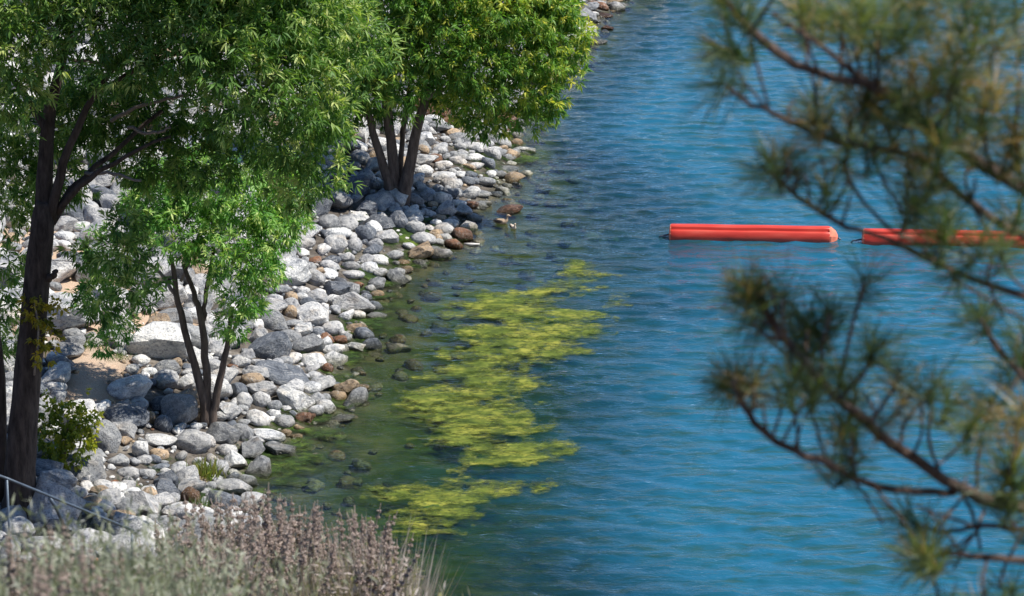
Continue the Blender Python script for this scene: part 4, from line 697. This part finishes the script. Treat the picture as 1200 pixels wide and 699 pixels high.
# ------------------------------------------------------------------ pine tree in front, at right
YP = 6.2; EXTRA = 8
def tuft_mesh(seed, n, L_, dead=0.0):
    r = np.random.default_rng(seed); th = r.uniform(0, 6.28, n); el = np.arccos(1 - r.uniform(0, 1, n) * .95); base = np.stack([np.zeros(n), np.zeros(n), r.uniform(-.05, .02, n)], 1)
    d = np.stack([np.sin(el) * np.cos(th), np.sin(el) * np.sin(th), np.cos(el)], 1); Ln = r.uniform(.7, 1.1, n) * L_
    side = unit(np.cross(d, r.normal(size=(n, 3)))); w = .0011
    sag = np.array([0, 0, 0]); m1 = base + d * (Ln * .5)[:, None]; d2 = unit(d + r.normal(0, .12, (n, 3))); tip = m1 + d2 * (Ln * .5)[:, None]
    V = np.stack([base - side * w, base + side * w, m1 - side * w, m1 + side * w, tip], 1).reshape(-1, 3); i = np.arange(n) * 5
    F = np.stack([np.stack([i, i + 1, i + 3], 1), np.stack([i, i + 3, i + 2], 1), np.stack([i + 2, i + 3, i + 4], 1)], 1).reshape(-1, 3)
    me = mesh('needle_tuft', V, F); me.materials.append(M_NEEDLE); a = me.attributes.new('tint', 'FLOAT', 'FACE'); t = np.where(r.uniform(0, 1, n) < dead, r.uniform(.82, 1, n), np.clip(r.normal(.42, .18, n), 0, .8)); a.data.foreach_set('value', np.repeat(t, 3).astype(np.float32)); return me
TUFT = [tuft_mesh(k, 88, .118, dd) for k, dd in enumerate((.04, .08, .14, .24))]; TDEAD = tuft_mesh(9, 85, .112, .75); TLIT = tuft_mesh(11, 110, .118, .12); TLIT.attributes['tint'].data.foreach_set('value', np.clip(np.repeat(np.random.default_rng(3).normal(.68, .15, 110), 3), 0, 1).astype(np.float32))  # TLIT: yellower tint stands in for sunlight on the needles
tb = D(1440, 700, YP + .3); tg = float(T(tb[0:1], tb[1:2])[0]); pine = empty('pine_tree', (tb[0], tb[1], tg), 'long-needled pine close to the camera, its branches reaching in from the right', 'pine tree')
obj('trunk', *tube([(tb[0], tb[1], tg - .2), (tb[0] + .02, tb[1], tg + 1.2), (tb[0] + .06, tb[1], tg + 3), (tb[0] + .05, tb[1], tg + 5.5), (tb[0], tb[1], tg + 8)], [.17, .14, .12, .09, .04], 14, .1), M_PINEBARK, pine, True)
def limb(pts, twigs, tufts):
    pts = [(a_, b_, c_, d_ * 1.25) for a_, b_, c_, d_ in pts]; o = obj('branch', *px_tube(pts, YP, max(10, len(pts) * 3), 8, .0015, .15), M_PINEBARK, pine, True)
    for t in twigs: obj('twig', *px_tube(t, YP, 9, 6, .001, .15), M_PINEBARK, o, True)
    pr = np.random.default_rng(int(pts[-1][0] * 7 + pts[-1][1])); A_ = np.array(pts, float); extra = []
    for j in range(EXTRA * len(pts) // 10):
        t_ = pr.uniform(.15, .95) * (len(pts) - 1); i_ = int(t_); p_ = A_[i_] + (A_[i_ + 1] - A_[i_]) * (t_ - i_)
        if p_[0] > 1225: continue
        an = R(pr.normal(-100, 38)); ln = pr.uniform(28, 75); e_ = p_[:2] + ln * np.array([math.cos(an), math.sin(an)]); m_ = (p_[:2] + e_) / 2 + pr.normal(0, 6, 2); dz_ = pr.uniform(-.25, .2)
        extra.append([(p_[0], p_[1], p_[2], 4.5), (m_[0], m_[1], p_[2] + dz_ / 2, 4), (e_[0], e_[1], p_[2] + dz_, 3)])
        if pr.random() < .33: tufts = tufts + [(e_[0], e_[1], math.cos(an) + pr.normal(0, .3), math.sin(an) + pr.normal(0, .2), 'd' if pr.random() < .3 else 'n')]
    for t in extra: obj('twig', *px_tube(t, YP, 7, 5, .001, .15), M_PINEBARK, o, True)
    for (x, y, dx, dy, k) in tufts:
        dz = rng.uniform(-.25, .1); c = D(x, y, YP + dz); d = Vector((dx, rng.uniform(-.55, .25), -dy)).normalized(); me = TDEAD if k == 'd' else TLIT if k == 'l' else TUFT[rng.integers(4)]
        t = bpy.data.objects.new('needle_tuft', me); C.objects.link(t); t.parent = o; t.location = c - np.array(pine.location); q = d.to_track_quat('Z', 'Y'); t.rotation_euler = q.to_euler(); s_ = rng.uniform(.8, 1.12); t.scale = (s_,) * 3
limb([(1445, 330, .3, 17), (1330, 275, .2, 15), (1260, 248, .1, 14), (1200, 226, 0, 13), (1163, 203, 0, 13), (1127, 180, 0, 12), (1097, 155, -.05, 12), (1072, 134, -.05, 11), (1039, 108, -.1, 10), (1017, 95, -.1, 10), (985, 95, -.1, 8), (951, 87, -.15, 8), (925, 71, -.15, 9), (896, 51, -.2, 10), (870, 26, -.2, 8), (850, 0, -.2, 6), (838, -25, -.2, 4)],
     [[(1017, 95, -.1, 9), (995, 82, -.1, 8), (965, 55, -.1, 7), (936, 36, -.1, 6), (905, 15, -.1, 5)], [(881, 45, -.2, 5), (884, 66, -.2, 4.5), (893, 98, -.2, 4), (901, 126, -.2, 4)], [(985, 95, -.1, 5), (985, 60, -.1, 5), (988, 30, -.1, 4)], [(1030, 100, -.1, 5), (1028, 70, -.15, 4), (1030, 45, -.15, 4)], [(1097, 154, 0, 5), (1080, 120, 0, 4), (1085, 90, 0, 4), (1110, 60, 0, 3)], [(1163, 203, 0, 6), (1150, 150, -.1, 5), (1160, 100, -.1, 4)], [(951, 87, -.1, 4), (958, 120, -.1, 4), (957, 145, -.1, 4)], [(1200, 226, 0, 6), (1190, 160, -.1, 5), (1195, 90, -.1, 4)], [(1127, 180, 0, 5), (1120, 130, .1, 4), (1140, 80, .1, 4)]],
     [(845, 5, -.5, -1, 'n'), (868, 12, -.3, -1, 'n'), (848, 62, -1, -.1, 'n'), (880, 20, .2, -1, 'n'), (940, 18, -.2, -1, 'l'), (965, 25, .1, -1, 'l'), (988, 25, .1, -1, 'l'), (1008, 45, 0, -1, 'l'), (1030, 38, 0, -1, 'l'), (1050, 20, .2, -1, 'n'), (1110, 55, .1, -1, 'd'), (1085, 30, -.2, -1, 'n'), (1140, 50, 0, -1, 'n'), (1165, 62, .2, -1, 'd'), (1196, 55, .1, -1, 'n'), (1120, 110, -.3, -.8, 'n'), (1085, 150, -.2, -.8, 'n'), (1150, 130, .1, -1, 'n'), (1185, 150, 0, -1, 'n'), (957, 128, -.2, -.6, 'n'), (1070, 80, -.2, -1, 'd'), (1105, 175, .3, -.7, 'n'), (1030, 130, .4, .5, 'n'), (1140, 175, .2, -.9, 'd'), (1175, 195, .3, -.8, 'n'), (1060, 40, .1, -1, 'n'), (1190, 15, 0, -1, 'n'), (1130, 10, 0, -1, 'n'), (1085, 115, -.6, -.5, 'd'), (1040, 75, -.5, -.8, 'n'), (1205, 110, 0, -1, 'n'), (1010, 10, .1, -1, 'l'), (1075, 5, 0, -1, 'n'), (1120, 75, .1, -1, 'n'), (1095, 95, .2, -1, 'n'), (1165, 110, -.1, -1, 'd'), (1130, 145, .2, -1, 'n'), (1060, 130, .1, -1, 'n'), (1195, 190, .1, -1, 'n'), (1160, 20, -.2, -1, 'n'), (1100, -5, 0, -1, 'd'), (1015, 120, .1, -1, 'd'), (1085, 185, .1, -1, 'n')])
limb([(1445, 420, .3, 13), (1340, 340, .2, 11), (1260, 300, .1, 10), (1180, 268, 0, 9), (1141, 243, 0, 8), (1116, 220, 0, 8), (1090, 197, 0, 7), (1064, 174, 0, 6), (1035, 172, 0, 6), (995, 170, -.05, 7), (951, 158, -.1, 6), (925, 145, -.1, 6), (899, 128, -.1, 5), (870, 122, -.1, 4), (849, 99, -.1, 4)],
     [[(899, 128, -.1, 4), (880, 105, -.1, 4), (862, 85, -.1, 3.5), (856, 62, -.1, 3)], [(995, 172, 0, 5), (985, 195, 0, 5), (998, 222, 0, 5), (1017, 244, 0, 5), (1045, 272, 0, 5), (1075, 287, 0, 5)], [(1020, 172, 0, 5), (1032, 210, 0, 5), (1052, 240, 0, 4.5), (1072, 268, 0, 4), (1100, 300, 0, 4)], [(1075, 287, 0, 5), (1101, 300, 0, 5), (1125, 335, 0, 4), (1170, 352, 0, 4), (1210, 380, 0, 4)], [(1064, 174, 0, 4), (1050, 205, 0, 4), (1060, 232, 0, 4), (1075, 262, 0, 3)], [(1141, 243, 0, 5), (1156, 262, 0, 5), (1170, 290, 0, 5), (1185, 330, 0, 4), (1210, 345, 0, 4)], [(1116, 220, 0, 4), (1090, 222, 0, 4), (1050, 213, 0, 4)], [(1180, 268, 0, 5), (1160, 300, -.1, 5), (1158, 340, -.1, 4), (1175, 370, 0, 4)]],
     [(849, 99, -1, -.2, 'n'), (860, 62, -.8, -.6, 'n'), (1000, 160, -.3, -.9, 'n'), (955, 150, -.2, -.8, 'd'), (985, 190, -.5, .5, 'n'), (1015, 185, 0, -.9, 'n'), (1045, 172, .2, -.9, 'n'), (1070, 200, .1, -.9, 'd'), (1090, 215, .4, -.8, 'n'), (1100, 290, 0, -1, 'n'), (1150, 285, .2, -.8, 'n'), (1115, 260, -.2, -.9, 'n'), (1175, 300, .4, -.8, 'n'), (1190, 260, .3, -.9, 'n'), (1075, 240, .2, -.8, 'n'), (1125, 320, -.3, .4, 'n')])
limb([(1445, 470, .3, 10), (1300, 390, .2, 8), (1190, 340, .1, 7), (1119, 325, 0, 6), (1095, 302, 0, 6), (1050, 284, -.05, 6), (1002, 268, -.1, 5), (969, 255, -.1, 6), (935, 232, -.1, 5), (905, 206, -.1, 4), (895, 195, -.1, 3)], [[(935, 232, -.1, 4), (930, 215, -.1, 3), (936, 200, -.1, 3)], [(969, 255, -.1, 4), (967, 240, -.1, 3), (972, 225, -.1, 3)]], [(898, 198, -.9, -.5, 'n'), (908, 205, -.4, -.9, 'l'), (935, 204, .1, -1, 'n'), (970, 228, .1, -1, 'n')])
limb([(1445, 690, .3, 18), (1330, 640, .2, 15), (1260, 610, .1, 14), (1200, 595, 0, 13), (1163, 590, 0, 12), (1127, 576, 0, 11), (1090, 553, -.05, 11), (1053, 527, -.05, 11), (1017, 498, -.1, 10), (987, 472, -.1, 9), (965, 454, -.1, 9), (936, 413, -.15, 8), (918, 399, -.15, 8), (903, 377, -.2, 8), (885, 342, -.2, 7)],
     [[(980, 465, -.1, 5), (975, 430, -.1, 5), (988, 395, -.1, 5), (1003, 370, -.1, 5), (1013, 332, -.1, 4)], [(984, 466, -.1, 5), (1009, 443, -.1, 6), (1028, 408, -.1, 5)], [(962, 440, -.1, 5), (962, 405, -.1, 4), (973, 368, -.1, 4)], [(918, 399, -.15, 5), (898, 395, -.15, 5), (881, 378, -.2, 5)], [(925, 405, -.15, 5), (915, 375, -.2, 4), (917, 350, -.2, 4)], [(1101, 553, 0, 5), (1086, 520, -.1, 5), (1092, 470, -.1, 4)], [(1145, 580, 0, 5), (1145, 530, 0, 4), (1160, 478, 0, 4)], [(1017, 498, -.1, 5), (1040, 470, 0, 5), (1052, 440, 0, 4)], [(1053, 527, -.05, 5), (1060, 490, 0, 4), (1095, 455, 0, 4)], [(1127, 576, 0, 6), (1140, 600, 0, 5), (1149, 645, 0, 4)], [(1163, 590, 0, 6), (1185, 560, -.1, 5), (1192, 510, -.1, 5)], [(965, 454, -.1, 4), (945, 460, -.15, 4), (935, 440, -.15, 4)], [(1090, 553, 0, 4), (1120, 530, .1, 4), (1135, 505, .1, 3)]],
     [(885, 342, -.5, -.9, 'n'), (890, 350, .1, -1, 'n'), (875, 350, -1, -.3, 'n'), (917, 352, .2, -1, 'n'), (881, 380, -.9, -.2, 'n'), (908, 385, -.2, -.8, 'd'), (1013, 333, .1, -1, 'n'), (973, 369, .1, -1, 'n'), (1028, 407, .5, -.8, 'n'), (1020, 412, -.1, -1, 'n'), (935, 400, .2, -.9, 'n'), (935, 440, -.5, -.8, 'n'), (955, 455, 0, -1, 'n'), (1000, 470, .2, -.9, 'l'), (1050, 442, .1, -1, 'n'), (1060, 470, .4, -.9, 'd'), (1095, 455, .2, -1, 'n'), (1160, 478, .1, -1, 'n'), (1192, 500, -.2, -1, 'd'), (1200, 480, .1, -1, 'd'), (1190, 545, .1, -.9, 'l'), (1135, 508, .1, -.9, 'n'), (1035, 500, .3, -.8, 'd'), (985, 440, -.2, -.9, 'n'), (1110, 480, .4, -.9, 'n'), (960, 395, -.4, -.8, 'n'), (1180, 440, 0, -1, 'n'), (1205, 420, 0, -1, 'n'), (945, 425, .3, -.8, 'l')])
limb([(1119, 577, 0, 7), (1072, 577, -.05, 7), (1024, 570, -.1, 7), (998, 560, -.1, 7), (969, 543, -.15, 7), (936, 531, -.15, 7), (899, 513, -.2, 7), (874, 483, -.2, 7), (859, 447, -.2, 7)], [[(969, 543, -.1, 4), (958, 510, -.1, 4), (950, 470, -.1, 4)], [(998, 560, -.1, 4), (1020, 590, -.1, 4), (1035, 615, -.1, 3)], [(936, 531, -.1, 4), (932, 490, -.1, 4), (925, 455, -.1, 3)], [(1024, 570, -.1, 4), (1050, 600, -.1, 4), (1072, 630, -.1, 3)], [(1000, 560, -.1, 4), (990, 525, -.1, 4), (985, 500, -.1, 3)]],
     [(859, 447, -.6, -.8, 'n'), (855, 452, -1, .0, 'n'), (868, 455, .2, -1, 'n'), (925, 455, -.1, -1, 'n'), (950, 472, .1, -1, 'n'), (972, 545, -.2, -.9, 'd'), (985, 505, .2, -.9, 'n'), (990, 550, .3, -.8, 'n')])
limb([(1445, 740, .3, 12), (1320, 680, .1, 9), (1240, 662, .05, 8), (1200, 655, 0, 7), (1156, 654, 0, 7), (1112, 648, -.05, 5), (1095, 650, -.1, 4)], [[(1100, 715, -.1, 4), (1097, 685, -.1, 4), (1087, 658, -.1, 4)], [(1156, 654, 0, 4), (1150, 690, -.1, 4), (1160, 720, -.1, 4)]], [(1088, 656, -.6, -.8, 'l'), (1086, 655, .3, -1, 'l'), (1080, 655, -1, -.4, 'l'), (1150, 715, 0, -1, 'n'), (1110, 720, .1, -1, 'n'), (1185, 700, .1, -1, 'n')])
limb([(1445, 610, .3, 10), (1320, 540, .2, 8), (1240, 480, .1, 7), (1195, 440, 0, 6), (1165, 405, 0, 5), (1150, 375, 0, 4)], [[(1195, 440, 0, 4), (1180, 470, 0, 4), (1150, 490, 0, 3)], [(1240, 480, .1, 5), (1215, 440, 0, 4), (1205, 400, 0, 3)]], [(1150, 377, -.2, -1, 'n'), (1205, 402, .1, -1, 'n'), (1150, 490, -.8, .2, 'd')])
limb([(1445, 640, .3, 9), (1320, 620, .2, 8), (1240, 630, .1, 7), (1200, 622, 0, 6), (1150, 615, 0, 5), (1100, 625, 0, 4), (1068, 612, 0, 3)], [[(1150, 615, 0, 4), (1130, 640, 0, 4), (1118, 668, 0, 3)], [(1200, 622, 0, 4), (1180, 655, 0, 4), (1170, 690, 0, 3)]], [(1068, 612, -.7, -.7, 'n'), (1180, 590, 0, -1, 'n')])
# upper boughs out of frame to the right and above, so that the tree goes on
for k in range(7):
    z = tg + 3.6 + k * .6; a_ = rng.uniform(-.6, 1.2); L_ = 1.3 - k * .1; e = np.array([tb[0] + .2 + math.cos(a_) * L_, tb[1] + math.sin(a_) * L_, z + .5]); s = np.array([tb[0] + .05, tb[1], z])
    o = obj('branch', *tube(resample([s, (s + e) / 2 + np.array([0, 0, -.05]), e], 8), np.linspace(.03, .006, 8), 7, .1), M_PINEBARK, pine, True)
    for j in range(5):
        t = bpy.data.objects.new('needle_tuft', TUFT[j % 4]); C.objects.link(t); t.parent = o; t.location = s + (e - s) * (.5 + .12 * j) + rng.normal(0, .06, 3) - np.array(pine.location); t.rotation_euler = (rng.uniform(-.6, .6), rng.uniform(-.6, .6), 0)
